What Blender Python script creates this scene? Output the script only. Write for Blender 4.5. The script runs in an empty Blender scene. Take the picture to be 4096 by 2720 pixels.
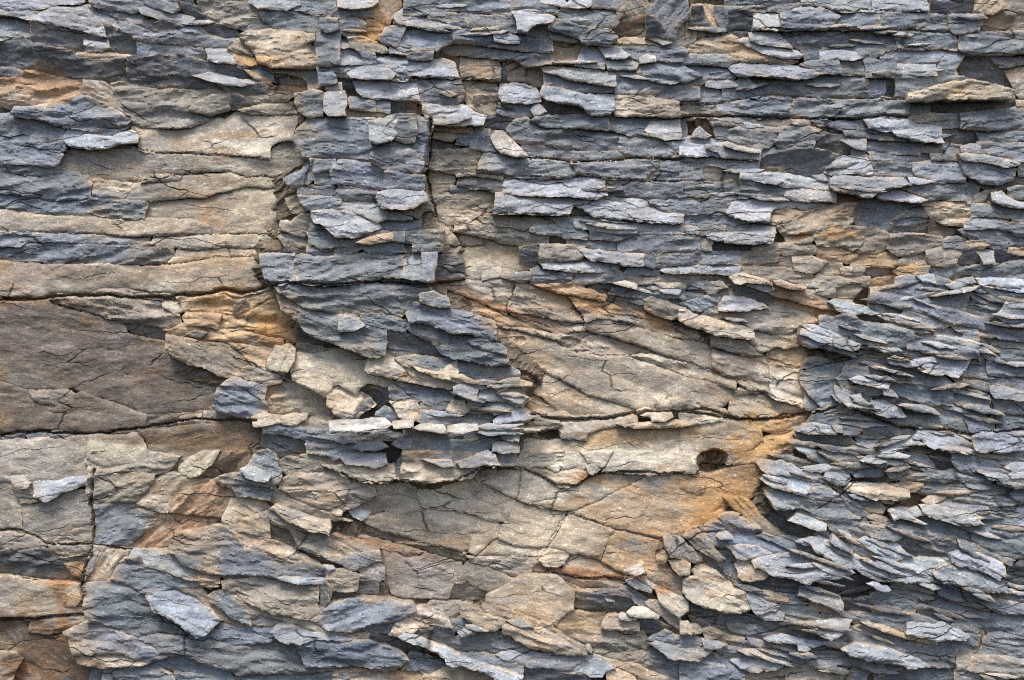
import bpy, math, random, hashlib
import numpy as np
from mathutils import Vector
from mathutils.geometry import delaunay_2d_cdt

# ------------------------------------------------------------ camera, sky, sun
S = 0.0025                 # metres of rock per frame unit (the frame is 1024 x 680 units)
DIST = 4.2                 # camera to rock face, metres
scene = bpy.context.scene
cam_data = bpy.data.cameras.new('camera')
cam = bpy.data.objects.new('camera', cam_data)
scene.collection.objects.link(cam)
cam.location = (0, -DIST, 0)
cam.rotation_euler = (math.radians(90), 0, 0)
cam_data.sensor_width = 36.0
cam_data.lens = 36.0 * DIST / (1024 * S)
cam_data.clip_end = 500
scene.camera = cam

SUN_ELEV, SUN_AZ = math.radians(62), math.radians(-24)   # above; to the side of the view axis
world = bpy.data.worlds.new('World'); scene.world = world; world.use_nodes = True
wn = world.node_tree
sky = wn.nodes.new('ShaderNodeTexSky'); sky.sky_type = 'NISHITA'; sky.sun_disc = False
sky.sun_elevation = SUN_ELEV; sky.sun_rotation = math.radians(180) + SUN_AZ
sky.air_density = 1.0; sky.dust_density = 3.0
bg = wn.nodes['Background']; bg.inputs['Strength'].default_value = 0.115
wn.links.new(sky.outputs[0], bg.inputs['Color'])
sd = bpy.data.lights.new('sun', 'SUN'); sd.energy = 2.0; sd.angle = math.radians(20); sd.color = (1.0, 0.95, 0.88)
sun = bpy.data.objects.new('sun', sd); scene.collection.objects.link(sun)
to_sun = Vector((math.sin(SUN_AZ) * math.cos(SUN_ELEV), -math.cos(SUN_AZ) * math.cos(SUN_ELEV), math.sin(SUN_ELEV)))
sun.rotation_euler = to_sun.to_track_quat('Z', 'Y').to_euler()
scene.view_settings.view_transform = 'Standard'; scene.view_settings.look = 'None'
scene.cycles.use_denoising = False
scene.cycles.pixel_filter_type = 'BLACKMAN_HARRIS'; scene.cycles.filter_width = 1.15
scene.view_settings.exposure = 0.88; scene.view_settings.gamma = 1.0

# ------------------------------------------------------------ noise
def _hash(ix, iy, seed):
    h = (ix.astype(np.int64) * 374761393 + iy.astype(np.int64) * 668265263 + seed * 974634777) & 0xffffffff
    h = ((h ^ (h >> 13)) * 1274126177) & 0xffffffff
    h = (h ^ (h >> 16)) & 0xffffffff
    return h / 4294967295.0
def vnoise(x, y, seed=0):
    ix = np.floor(x); iy = np.floor(y); fx = x - ix; fy = y - iy
    ux = fx * fx * (3 - 2 * fx); uy = fy * fy * (3 - 2 * fy)
    a = _hash(ix, iy, seed); b = _hash(ix + 1, iy, seed); c = _hash(ix, iy + 1, seed); d = _hash(ix + 1, iy + 1, seed)
    return (a + (b - a) * ux) * (1 - uy) + (c + (d - c) * ux) * uy - 0.5
def fbm(x, y, seed=0, n=4, gain=0.5):
    s = 0; a = 1.0; t = 0
    for i in range(n):
        s = s + a * vnoise(x * 2 ** i + 17.3 * i, y * 2 ** i - 9.1 * i, seed + i); t += a; a *= gain
    return s / t * 2          # about -1 .. 1
def facet(x, y, seed=0):      # flat triangular facets with creases between them
    xs = x + y * 0.5; ix = np.floor(xs); iy = np.floor(y); fx = xs - ix; fy = y - iy
    a = _hash(ix, iy, seed); b = _hash(ix + 1, iy, seed); c = _hash(ix, iy + 1, seed); d = _hash(ix + 1, iy + 1, seed)
    lo = a + (b - a) * fx + (c - a) * fy
    hi = d + (c - d) * (1 - fx) + (b - d) * (1 - fy)
    return np.where(fx + fy < 1, lo, hi) * 2 - 1
def smooth(t):
    t = np.clip(t, 0, 1); return t * t * (3 - 2 * t)
def terrace(q, sharp=0.22):
    f = np.floor(q); r = (q - f)
    return f + smooth((r - (1 - sharp)) / sharp)

# ------------------------------------------------------------ stone materials
def stone_material(name, bump, spec):
    m = bpy.data.materials.new(name); m.use_nodes = True
    nt = m.node_tree; N = nt.nodes; Lk = nt.links
    bs = N['Principled BSDF']
    geo = N.new('ShaderNodeNewGeometry')
    att = N.new('ShaderNodeAttribute'); att.attribute_name = 'stone'
    mp = N.new('ShaderNodeMapping'); mp.inputs['Scale'].default_value = (1, 1, 1.6)
    Lk.new(geo.outputs['Position'], mp.inputs['Vector'])
    def noise(scale, detail, rough, vec):
        n = N.new('ShaderNodeTexNoise'); n.inputs['Scale'].default_value = scale
        n.inputs['Detail'].default_value = detail; n.inputs['Roughness'].default_value = rough
        Lk.new(vec, n.inputs['Vector']); return n.outputs['Fac']
    def rng(v, a, b, c, d):
        r = N.new('ShaderNodeMapRange'); r.inputs[1].default_value = a; r.inputs[2].default_value = b
        r.inputs[3].default_value = c; r.inputs[4].default_value = d; Lk.new(v, r.inputs[0]); return r.outputs[0]
    def mul(col, fac):
        x = N.new('ShaderNodeVectorMath'); x.operation = 'SCALE'; Lk.new(col, x.inputs[0]); Lk.new(fac, x.inputs[3]); return x.outputs[0]
    n1 = noise(26, 5, 0.62, mp.outputs[0])         # blotches of a few cm
    n2 = noise(330, 3, 0.7, geo.outputs['Position'])   # grain
    n3 = noise(150, 2, 0.5, geo.outputs['Position'])
    c = mul(att.outputs['Color'], rng(n1, 0.3, 0.7, 0.78, 1.22))
    c = mul(c, rng(n2, 0.3, 0.7, 0.80, 1.20))
    sp = rng(n3, 0.60, 0.68, 0.0, 1.0)              # pale crystals
    mx = N.new('ShaderNodeMix'); mx.data_type = 'RGBA'; br = N.new('ShaderNodeVectorMath'); br.operation = 'MULTIPLY_ADD'; br.inputs[1].default_value = (1.7, 1.65, 1.6); br.inputs[2].default_value = (.045, .045, .045); Lk.new(c, br.inputs[0]); Lk.new(br.outputs[0], mx.inputs[7])
    f = N.new('ShaderNodeMath'); f.operation = 'MULTIPLY'; f.inputs[1].default_value = 0.75
    Lk.new(sp, f.inputs[0]); Lk.new(f.outputs[0], mx.inputs[0]); Lk.new(c, mx.inputs[6])
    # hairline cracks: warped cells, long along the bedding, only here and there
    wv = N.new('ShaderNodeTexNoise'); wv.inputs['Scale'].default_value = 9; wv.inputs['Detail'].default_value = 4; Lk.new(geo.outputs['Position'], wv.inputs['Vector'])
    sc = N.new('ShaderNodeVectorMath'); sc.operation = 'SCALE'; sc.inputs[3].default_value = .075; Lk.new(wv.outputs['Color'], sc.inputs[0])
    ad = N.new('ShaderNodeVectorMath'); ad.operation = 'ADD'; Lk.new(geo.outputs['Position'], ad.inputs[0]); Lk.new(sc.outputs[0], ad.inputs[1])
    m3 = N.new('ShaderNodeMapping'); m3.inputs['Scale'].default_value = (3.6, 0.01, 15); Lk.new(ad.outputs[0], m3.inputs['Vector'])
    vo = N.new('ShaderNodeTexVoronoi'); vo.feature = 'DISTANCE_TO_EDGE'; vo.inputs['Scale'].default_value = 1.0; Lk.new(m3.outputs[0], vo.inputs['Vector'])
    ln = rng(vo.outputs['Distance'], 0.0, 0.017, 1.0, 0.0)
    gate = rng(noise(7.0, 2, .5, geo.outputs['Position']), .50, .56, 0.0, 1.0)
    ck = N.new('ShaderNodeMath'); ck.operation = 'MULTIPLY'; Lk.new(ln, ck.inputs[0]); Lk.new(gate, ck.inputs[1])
    dk = N.new('ShaderNodeMix'); dk.data_type = 'RGBA'; dk.inputs[7].default_value = (0.035, 0.026, 0.018, 1)  # dark brown drawn along the crack lines for the shade inside them
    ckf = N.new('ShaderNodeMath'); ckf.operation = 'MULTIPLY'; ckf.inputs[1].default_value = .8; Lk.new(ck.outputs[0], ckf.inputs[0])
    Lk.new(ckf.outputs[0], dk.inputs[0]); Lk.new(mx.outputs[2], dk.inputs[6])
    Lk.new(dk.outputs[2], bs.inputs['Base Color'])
    bs.inputs['Roughness'].default_value = 0.82
    bs.inputs['Specular IOR Level'].default_value = spec
    mp2 = N.new('ShaderNodeMapping'); mp2.inputs['Scale'].default_value = (.8, .8, 1.5)
    Lk.new(geo.outputs['Position'], mp2.inputs['Vector'])
    b1 = noise(70, 8, 0.68, mp2.outputs[0])
    b = N.new('ShaderNodeBump'); b.inputs['Strength'].default_value = 1.0; b.inputs['Distance'].default_value = bump
    hm = N.new('ShaderNodeMath'); hm.operation = 'MULTIPLY_ADD'; hm.inputs[1].default_value = -.9; Lk.new(ck.outputs[0], hm.inputs[0]); Lk.new(b1, hm.inputs[2])
    Lk.new(hm.outputs[0], b.inputs['Height']); Lk.new(b.outputs[0], bs.inputs['Normal'])
    return m
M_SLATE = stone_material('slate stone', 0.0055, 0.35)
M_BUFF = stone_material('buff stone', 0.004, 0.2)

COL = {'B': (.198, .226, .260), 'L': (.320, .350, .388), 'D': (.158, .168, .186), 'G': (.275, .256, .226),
       'T': (.385, .322, .245), 'C': (.56, .495, .395), 'O': (.47, .325, .195), 'K': (.165, .135, .108), 'W': (.56, .53, .47)}  # D and K also darken slabs that fill shadowed gaps and recesses
COL = {k: np.array(v) for k, v in COL.items()}
WARM = np.array((.40, .315, .215)); RUST = np.array((.33, .15, .055)); CREAM = np.array((.58, .51, .40)); BLUEG = np.array((.170, .195, .24))

DATA = '''
#00
S L 6 10 ; -20,-20 600,-20 540,20 400,28 300,62 200,80 90,70 -20,40
S L 8 12 ; -20,85 150,70 290,72 330,45 430,28 540,35 640,70 720,90 820,135 830,160 815,190 700,155 720,200 735,260 700,262 560,210 420,185 230,150 100,115 -20,100 ; long pale blue ledge near the top corner
F B 4 12 ; 640,70 800,75 900,95 1010,125 980,155 830,135 720,92
S B 10 14 ; 560,-20 1000,-20 1010,20 960,55 880,78 760,45 660,15
S B 12 16 ; 1010,-20 1215,-20 1235,60 1200,92 1080,60 1010,25
F L 9 18 ; 960,60 1010,50 1100,70 1210,95 1330,120 1350,160 1240,150 1120,128 990,92
S L 4 8 ; -20,105 100,120 210,150 205,250 100,240 60,270 -20,300 ; pale slab end above the dark wedge
S D 6 10 ; 212,155 420,190 560,215 700,268 735,275 730,345 650,350 560,350 430,330 330,320 215,272 ; dark rectangular slab under the pale ledge
S L 7 10 ; 560,220 700,265 740,262 760,330 700,355 600,355
S D 1 5 ; -20,310 70,262 160,275 240,330 250,420 240,480 170,480 90,450 -20,420 ; dark wedge with a ridge
S D 5 6 ; 250,330 380,330 500,360 560,400 700,400 860,405 880,470 840,550 700,545 590,545 420,520 250,480 ; dark ledge over the orange hollow
F T 8 6 ; 500,372 620,350 720,370 860,375 930,385 860,400 740,395 620,395 520,395
S D 3 6 ; 735,185 800,200 860,230 900,240 935,280 940,360 930,380 800,365 740,350
S B 7 8 ; 830,150 1000,170 1180,150 1300,175 1400,220 1500,250 1580,275 1650,270 1580,320 1400,325 1250,310 1080,300 930,275 900,225 830,190 ; broad blue ledge beside the dark rectangular slab
F L 6 8 ; 870,120 930,100 990,120 980,150 900,145
F D 9 10 ; 1030,180 1130,150 1290,175 1210,240 1080,245
S B 6 5 ; 945,285 1080,305 1250,315 1400,335 1420,350 1440,410 1380,405 1280,375 1150,370 1010,385 950,385 ; pale fringed ledge with a ragged lower lip
S G 8 5 ; 1330,10 1400,5 1300,-20 1700,-20 1790,70 1800,110 1790,165 1640,165 1530,140 1400,75 ; tan topped block at the head of the crack
S D 6 20 ; 1220,-20 1300,-20 1340,20 1420,90 1520,140 1480,160 1350,120 1240,50
F L 10 10 ; 1130,130 1300,155 1440,135 1480,150 1360,160 1240,155
F D 2 12 ; 1400,190 1500,165 1600,195 1655,235 1560,265 1440,225
S B 10 5 ; 1800,75 2000,80 2150,100 2205,120 2200,195 2170,225 2050,205 1900,190 1820,150 ; blue block above the tan boulder
S B 8 0 ; 1830,20 1980,10 2060,-20 2180,-20 2310,10 2310,110 2180,105 2080,80 1980,68 1840,60
F L 12 3 ; 1700,-20 2060,-20 2080,20 1980,70 1830,55 1790,60 1720,20
F B 6 5 ; 1650,200 1740,150 1800,145 1900,190 1720,205
B T 20 8 ; 1655,245 1700,210 1860,190 1940,215 2100,235 2140,290 2170,330 2195,400 2190,450 2080,475 1960,470 1800,420 1770,370 1720,300 ; big tan boulder with a rounded face
S T 12 30 ; 1580,330 1640,275 1680,300 1760,380 1740,390 1640,360
B L 12 4 ; 1425,340 1500,345 1600,370 1630,435 1500,435 1440,410 ; small pale blue brick with a black slot above it
B O 11 10 ; 1600,365 1700,380 1770,395 1770,440 1640,440
S D 7 3 ; 900,410 1100,385 1230,385 1350,415 1480,440 1650,450 1700,480 1780,530 1700,560 1600,580 1560,620 1450,600 1240,612 1180,610 1050,605 960,590 900,530 ; great dark lens of slate above the mauve hollow
F L 12 8 ; 1330,520 1450,495 1560,520 1660,545 1780,550 1760,572 1660,600 1560,590 1450,560
F D 10 2 ; 1480,570 1640,605 1720,580 1800,570 1850,600 1830,640 1700,650 1600,640
F T 12 10 ; 1690,480 1790,520 1860,560 1880,580 1800,570 1740,530
F B 11 15 ; 1730,455 1840,455 1890,490 1890,560 1840,540 1760,490
B D 2 5 ; 1890,500 1990,500 2040,590 1960,580 1900,560
F K 2 40 ; 2050,520 2120,550 2150,600 2060,600 2010,540
F O 8 3 ; 1840,600 2000,605 2140,620 2130,635 1990,625 1880,610 ; rust orange sliver at the head of the column
F G 6 0 ; 1700,640 1860,620 2000,630 2040,660 1990,700 1780,710 1700,690
S G 3 0 ; 780,590 960,595 1100,615 1240,620 1460,610 1600,640 1580,690 1340,720 1300,760 1400,790 1450,830 1320,880 1200,890 980,880 900,830 840,770 760,650 ; mauve grey hollow below the dark lens
F G 8 -6 ; 1300,760 1345,710 1460,655 1590,640 1605,680 1580,745 1440,792 1360,780 ; pale mauve flake shaped like a fish
F D 7 5 ; 1610,650 1700,675 1755,735 1640,745 1580,750 1590,700
F T 5 3 ; 1655,755 1760,740 1950,705 2030,710 2060,745 2050,785 1900,795 1740,785
S O 1 5 ; -20,540 110,520 180,500 400,525 560,560 600,590 570,630 490,660 520,740 380,700 200,730 100,740 -20,700 ; orange stained hollow under a dark ledge
F D -2 5 ; -20,470 100,480 170,500 180,520 90,560 -20,590
S T 6 32 ; 580,560 660,570 760,620 850,770 900,800 800,750 700,700 580,640 ; tan fin beside the orange hollow
S B 12 8 ; 100,740 300,735 480,720 520,680 600,665 700,700 820,770 900,825 840,860 740,870 640,890 520,880 400,860 300,820 170,800 90,790 ; wedge pointed blue slab with a forked crack
S B 4 5 ; -20,800 130,815 260,830 400,875 440,900 460,940 440,1020 300,1010 150,990 -20,965 ; soft blue ledge at the edge of the frame
F L 9 5 ; 430,945 480,885 600,905 680,930 780,955 800,930 900,900 960,945 950,975 820,985 730,1020 600,1025 500,1010 ; pale scalloped flake below the forked crack slab
F B 7 0 ; 670,920 720,890 880,870 820,915 760,940 700,940
S B 5 5 ; -20,990 150,1010 300,1035 400,1045 425,1070 370,1125 250,1130 120,1130 -20,1115
P C 1 -10 ; 890,850 980,885 1200,890 1320,880 1450,835 1560,850 1640,790 1900,795 2060,785 2060,830 2035,920 2020,970 1940,980 1880,1010 1860,1090 1720,1080 1550,1070 1330,1050 1130,1060 1000,1060 960,1030 970,940 ; large cream wall with brown stains
P G -1 -4 ; 500,1020 620,1040 800,1030 960,1040 1130,1065 1340,1060 1550,1085 1720,1090 1860,1110 1880,1180 1940,1200 1900,1220 1700,1220 1600,1185 1440,1190 1260,1210 1160,1200 1000,1195 980,1250 880,1255 700,1230 560,1190 400,1150 440,1080 ; grey and cream band with wavy ridges
F G 4 3 ; 1010,1205 1160,1205 1250,1215 1240,1250 1100,1255 980,1260
S B 5 2 ; -20,1140 200,1150 420,1180 600,1230 640,1270 620,1360 560,1360 430,1385 320,1375 180,1365 100,1330 -20,1320 ; blue ledge with a bright upper lip
S T 4 2 ; 630,1240 780,1250 900,1265 890,1330 850,1380 700,1365 640,1350 ; peach tan block in the long ledge
P T 1 0 ; 900,1265 1100,1260 1260,1250 1260,1215 1440,1195 1600,1190 1700,1225 1950,1220 1970,1280 1840,1300 1700,1290 1560,1320 1400,1370 1200,1370 1060,1385 870,1385
S B 3 0 ; -20,1335 120,1350 240,1385 440,1395 560,1380 720,1370 1000,1390 1030,1410 990,1500 900,1520 720,1500 560,1485 400,1490 280,1475 120,1450 -20,1430 ; long dusky blue ledge
P T -1 -3 ; 1010,1400 1200,1380 1400,1375 1560,1325 1700,1295 1840,1305 1970,1285 2020,1300 2010,1350 1960,1370 1990,1440 2030,1500 1940,1520 1930,1610 1800,1620 1450,1612 1320,1510 1150,1500 1000,1500
S T 3 0 ; -20,1440 140,1460 260,1490 420,1495 620,1495 780,1515 960,1525 1320,1510 1450,1560 1450,1612 1100,1632 850,1630 640,1612 500,1605 130,1598 -20,1588 ; dusky tan ledge below the long blue one
P G -1 0 ; 1885,1020 1940,980 2010,975 2070,1020 2090,1100 2070,1180 1960,1190 1900,1150 1880,1090 ; round brown scar beside the column
F K 0 60 ; 2060,790 2110,820 2090,860 2040,890 2045,830
C K 6 65 ; 2072,752 2085,760 2106,825 2100,838 2085,800 ; thin dead twig in the crack
B B 30 0 ; 2040,650 2140,640 2215,650 2235,740 2225,800 2140,800 2075,760 2040,710
B L 32 -5 ; 2235,655 2361,640 2390,800 2270,800 2235,760
B B 28 0 ; 2200,500 2300,490 2315,560 2270,585 2210,580
B B 26 0 ; 2180,230 2350,225 2350,450 2260,465 2200,455 2190,380 2175,320
B B 27 0 ; 2210,125 2330,125 2345,195 2250,210 2205,190
F T 28 20 ; 2110,235 2170,235 2165,270 2130,290
F B 24 0 ; 2250,590 2361,570 2361,620 2260,615
F B 27 -30 ; 2090,1180 2140,1100 2150,1180 2170,1240 2130,1275 2050,1285 1960,1260 1960,1235
B B 31 0 ; 2150,1105 2320,1100 2330,1180 2180,1180
B B 28 0 ; 2180,1195 2330,1190 2340,1250 2300,1280 2180,1265
B B 26 0 ; 2050,1285 2170,1275 2180,1345 2060,1345
B B 28 0 ; 2180,1285 2310,1280 2320,1350 2180,1345
F B 30 4 ; 2065,1355 2200,1350 2360,1380 2350,1420 2230,1440 2120,1450 2070,1390
F G 20 -20 ; 1970,1370 2060,1360 2070,1400 2120,1460 2120,1475 2010,1470 1985,1410
F G 22 20 ; 1940,1520 2010,1540 2080,1480 2150,1480 2150,1568 2100,1640 1960,1600 1930,1570
S B 12 5 ; 1890,480 2130,480 2190,500 2200,600 2150,610 2120,560 2050,510 1900,500
S B 24 0 ; 2190,460 2370,470 2370,500 2200,495
#10
S B 28 6 ; -320,900 -250,830 -190,812 0,808 300,812 410,800 500,802 570,815 612,850 608,1040 585,1160 550,1200 430,1190 260,1150 200,1105 0,1095 -160,1092 -262,1095 -275,1020 -320,960 ; big square blue block in the column
F L 36 12 ; 185,830 400,812 412,840 370,880 385,925 345,975 240,1000 200,985 195,930
F B 34 5 ; 400,815 515,812 522,900 505,985 440,990 360,960 388,920 370,885
F B 33 3 ; 205,1050 400,1000 550,1050 585,1160 545,1198 430,1188 260,1150 205,1105
S B 30 8 ; -20,1100 100,1105 250,1145 300,1170 290,1230 280,1295 180,1290 60,1280 -60,1275 -80,1180 ; chipped blue block under the big square one
S B 34 0 ; 300,1180 380,1185 580,1210 578,1310 460,1308 300,1285 ; neat blue brick at the foot of the square block
S B 29 5 ; -20,1280 60,1285 250,1320 250,1350 240,1390 120,1385 -60,1380
F L 38 8 ; 250,1330 420,1310 560,1320 625,1380 560,1400 500,1440 440,1450 280,1440 240,1370 ; pale blue wing shaped flake on the column
F G 26 10 ; 570,1315 625,1370 630,1450 560,1450 530,1500 485,1500 490,1440 560,1400
F L 30 12 ; -60,1385 130,1385 240,1380 280,1440 330,1450 310,1520 250,1540 150,1490 60,1450 -60,1440
F B 30 0 ; 325,1450 485,1455 495,1520 400,1520 310,1515
B B 24 8 ; 250,1560 320,1510 540,1520 545,1600 260,1600
F G 6 10 ; 560,1480 610,1455 640,1480 660,1530 745,1570 740,1640 560,1640
S B 22 4 ; -60,460 60,455 200,445 350,450 420,500 500,520 470,540 360,545 210,545 40,540 -60,500
F L 28 6 ; 40,505 90,475 180,455 330,470 380,510 350,550 200,545 70,535
S L 24 3 ; 90,545 200,555 350,550 420,525 530,535 530,620 540,690 440,695 360,685 240,685 150,675 130,600 ; wide frosty blue block at the top of the column
S B 23 3 ; 530,545 700,550 820,550 862,640 800,680 740,695 680,720 540,690 540,620
F D 10 0 ; -20,540 80,550 110,590 60,610 -20,610
F B 26 0 ; 60,675 230,685 235,765 150,765 60,750
B B 24 0 ; 238,690 335,695 330,780 240,770
B D 12 0 ; 340,700 520,700 520,760 440,775 345,770
F G 22 0 ; -20,740 60,755 230,770 330,785 320,805 100,800 -20,800
S L 20 2 ; 230,370 450,380 600,420 700,390 780,420 820,540 640,540 450,520 400,500 300,470 240,430 ; plain pale blue block beside the tan topped cube
S L 18 5 ; -80,250 50,260 60,320 130,380 240,440 200,445 60,455 -80,460
F G 20 6 ; 50,260 130,258 250,285 330,355 230,360 130,335 60,325
F B 23 10 ; 100,335 230,362 250,440 160,460 140,380
F B 22 12 ; 250,280 310,190 400,175 445,180 380,310 340,315
F L 21 0 ; 335,315 460,345 450,378 340,360
B B 25 0 ; 455,345 630,355 628,410 520,418 455,405
B K 4 0 ; 635,360 760,380 800,390 790,420 700,390 640,410
S T 10 0 ; 170,125 230,140 285,190 270,260 230,280 150,240 ; golden brown block in the upper cleft
F O 6 70 ; 250,-20 380,-20 410,40 380,80 330,170 240,150 210,110 240,60 ; rusty streaked wall of the upper cleft
S B 16 0 ; -20,125 100,120 175,160 160,230 60,235 -20,215
S B 14 0 ; -20,60 100,75 200,60 215,115 100,110 -20,120
S L 18 0 ; -80,-20 240,-20 255,20 130,40 -20,25
F L 15 -35 ; 345,120 380,85 418,65 425,100 400,125 345,130
C T 14 -50 ; 355,150 372,130 385,155 360,165
S B 18 2 ; 450,-20 1060,-20 1180,30 1260,40 1150,75 1060,100 900,85 700,80 580,80 450,85 455,40 ; grey top ledge beside the upper cleft
S B 20 3 ; 590,90 700,80 870,95 870,185 840,185 740,155 600,130
S B 21 2 ; 870,95 1000,100 1100,95 1190,85 1210,180 1215,210 1100,205 1000,195 880,185
S L 22 5 ; 380,135 430,115 560,125 700,155 840,190 780,200 600,190 460,170 400,160
F L 30 0 ; 1185,80 1280,75 1400,90 1470,120 1460,150 1350,165 1280,215 1225,210 1215,150 ; frosty pale chip shaped like an axe head
F B 20 0 ; 1285,215 1360,170 1430,180 1425,250 1370,260 1290,235
S B 27 8 ; 1435,160 1560,150 1700,180 1820,205 1885,250 1850,300 1750,300 1700,300 1640,260 1500,220 1440,200 ; flaky blue ledge like a fish tail
F B 22 4 ; 1438,210 1560,225 1640,265 1660,295 1560,285 1440,260
S B 17 5 ; 1480,80 1560,55 1700,60 1850,60 1930,80 1880,170 1800,190 1660,170 1560,150 1520,120
S L 18 0 ; 1330,-20 1480,-20 1560,30 1650,-20 1740,-20 1730,40 1640,60 1500,40 1380,20
F B 15 0 ; 1740,-20 1960,-20 1980,10 1900,70 1820,55 1730,50
S G 14 60 ; 1980,10 2060,30 2110,60 2100,90 2010,110 1950,80 1920,110 1900,80
B K 10 0 ; 1900,160 1960,110 2090,105 2120,200 2110,255 1990,250 1900,235 ; dark brown hollow block in the top row
S B 22 -45 ; 2110,150 2130,60 2200,20 2361,10 2400,120 2340,190 2300,280 2220,260 2110,200 ; big bright slanting block in the top row
F D 24 0 ; 2110,110 2170,120 2245,210 2240,245 2110,250
S G 16 80 ; 2280,300 2340,190 2400,120 2480,120 2440,300
S B 18 0 ; 450,185 770,200 768,290 660,345 560,335 470,325 400,310 430,240 ; ledge block with a bright chipped top
S B 19 4 ; 770,200 900,215 1060,235 1300,250 1455,265 1465,360 1440,370 1300,355 1160,340 1040,300 900,300 770,290
F L 24 5 ; 1060,240 1180,235 1240,260 1230,300 1150,300 1060,285
S B 14 3 ; 700,310 900,305 1050,325 1170,350 1440,370 1475,440 1400,445 1270,440 1180,400 1100,405 950,395 830,375 700,345
S T 9 0 ; 825,380 900,390 1090,410 1100,470 1098,560 1000,545 900,535 830,545 820,470 ; tan topped cube with a darkened front
F K 4 85 ; 790,400 828,395 822,470 830,540 805,500
F D 2 0 ; 1100,480 1150,430 1145,560 1105,560
S T 4 10 ; 1110,410 1200,415 1270,470 1270,560 1160,550 1140,480 ; small tan wedge in the niche
B T 0 20 ; 1270,460 1380,460 1405,540 1380,600 1280,570
S T 2 50 ; 830,560 920,540 1080,575 1085,650 1060,800 900,750 870,650 ; brown corner wall under the tan topped cube
F D 6 0 ; 920,655 1080,650 1085,780 960,780 910,700
S L 14 3 ; 1100,570 1280,570 1340,610 1378,660 1370,690 1180,700 1110,710 1095,640 ; frosty block over the black slot
F B 10 5 ; 1100,715 1320,725 1420,780 1300,800 1200,805 1080,780
F L 18 -40 ; 1310,760 1350,700 1420,775 1340,790
S L 20 4 ; 1385,455 1540,455 1700,475 1900,490 1895,600 1840,595 1700,570 1560,545 1460,500 1400,490 ; long pale block with a sagging top
F B 14 5 ; 1400,500 1500,520 1640,570 1880,600 1880,640 1700,640 1540,625 1400,590
S L 22 8 ; 1390,585 1500,600 1700,650 1890,645 1890,740 1840,770 1720,770 1640,725 1500,710 1380,670 ; boat shaped pale block beside the black slot
F D 9 5 ; 1380,690 1500,720 1680,740 1720,770 1640,790 1420,785
S L 17 2 ; 1610,460 1670,310 1780,305 1830,380 1820,480 1720,470
B T 12 0 ; 1470,285 1500,280 1670,300 1610,455 1500,450 1455,370 ; brown stained square block between pale ones
F L 22 8 ; 1780,320 1900,320 2000,380 1960,410 1830,400
F L 19 0 ; 1830,420 1950,415 2060,420 2040,480 1840,480
S B 18 5 ; 1940,320 2080,325 2250,330 2400,350 2361,430 2240,430 2080,430 2000,400
F L 23 0 ; 2060,400 2110,370 2170,385 2175,425 2070,430
S B 17 5 ; 1905,490 2040,500 2110,550 2250,600 2180,650 2140,670 1900,650 1890,560
S B 21 10 ; 2060,450 2160,430 2361,450 2500,520 2380,575 2240,545 2120,550 2040,500
F B 18 -20 ; 2250,590 2361,580 2480,600 2480,690 2361,695 2170,670
S T 20 0 ; 1900,655 2040,660 2200,690 2335,705 2340,800 2200,795 2060,795 1900,800 ; straight edged tan grey block with a worn corner
F T 12 0 ; 1960,255 2120,270 2200,300 2160,315 2000,310 1880,300
F L 20 0 ; 2135,265 2280,245 2290,290 2230,305
S D 5 0 ; 1000,800 1180,830 1180,850 1140,885 980,880 ; brown shaded recess by the leaning shard
S L 26 5 ; 570,730 730,745 870,745 990,800 975,845 880,830 840,850 720,845 600,810 560,780 ; stepped pale slivers on the crossbeam of the cleft
F L 30 3 ; 725,800 810,795 900,805 830,840 740,850
B O 10 0 ; 515,740 550,730 560,790 520,785 ; small rust orange plug in the cleft
F T 16 5 ; 640,870 900,880 880,920 700,905 640,890
F T 14 5 ; 620,905 700,910 805,945 760,975 620,945 ; tan splintered sliver beside the square block
F B 12 0 ; 800,880 930,890 900,970 860,1000 790,1000 800,950
F D 4 0 ; 620,960 760,990 850,1020 700,1030 620,1025
S B 13 0 ; 935,885 1030,890 1030,960 1085,1060 1000,1050 895,1020 920,950
C W 24 -52 ; 1028,945 1035,900 1060,892 1115,896 1180,960 1290,1080 1270,1092 1200,1090 1100,1060 1060,1010 ; white topped shard leaning in the ledge
S B 15 2 ; 1185,840 1290,840 1400,880 1640,895 1850,905 1960,935 1920,1030 1840,1050 1700,1040 1540,1030 1400,1000 1270,1000 1160,890 ; long smooth slate above the wavy line
S B 16 2 ; 1270,990 1400,1005 1540,1035 1700,1045 1920,1040 1970,1085 1800,1110 1640,1115 1540,1095 1290,1085 1230,1020
S B 18 2 ; 1320,840 1400,800 1640,790 1850,815 1855,900 1700,895 1640,885 1400,880 ; blue ledge stone with a curved end
S B 13 3 ; 1850,810 2040,810 2361,815 2370,980 2240,970 2100,940 1960,930 1860,900
F L 18 3 ; 2100,900 2140,840 2340,820 2360,960 2240,965 2140,940
S B 15 0 ; 1925,940 2120,955 2240,980 2340,1070 2200,1085 1980,1085 1920,1030
F B 17 10 ; 2240,985 2361,975 2480,1000 2480,1060 2361,1065 2300,1040
S G 10 2 ; 610,1030 800,1035 975,1045 930,1185 800,1195 700,1185 610,1150 ; brown and blue block against the column
S B 19 0 ; 975,1060 1060,1065 1180,1095 1440,1100 1560,1110 1650,1190 1560,1230 1400,1220 1180,1215 935,1185 ; wavy grey ledge under the leaning white shard
S B 21 0 ; 1560,1110 1660,1120 1800,1110 1980,1095 2200,1090 2190,1150 2100,1240 1960,1245 1800,1225 1680,1205 1640,1190
S B 17 0 ; 2200,1095 2361,1100 2500,1100 2500,1245 2361,1255 2110,1245 2190,1160
S T 3 0 ; 590,1190 700,1190 775,1210 770,1290 700,1340 580,1330 580,1240 ; tan chamfered block in the cleft foot
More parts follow.
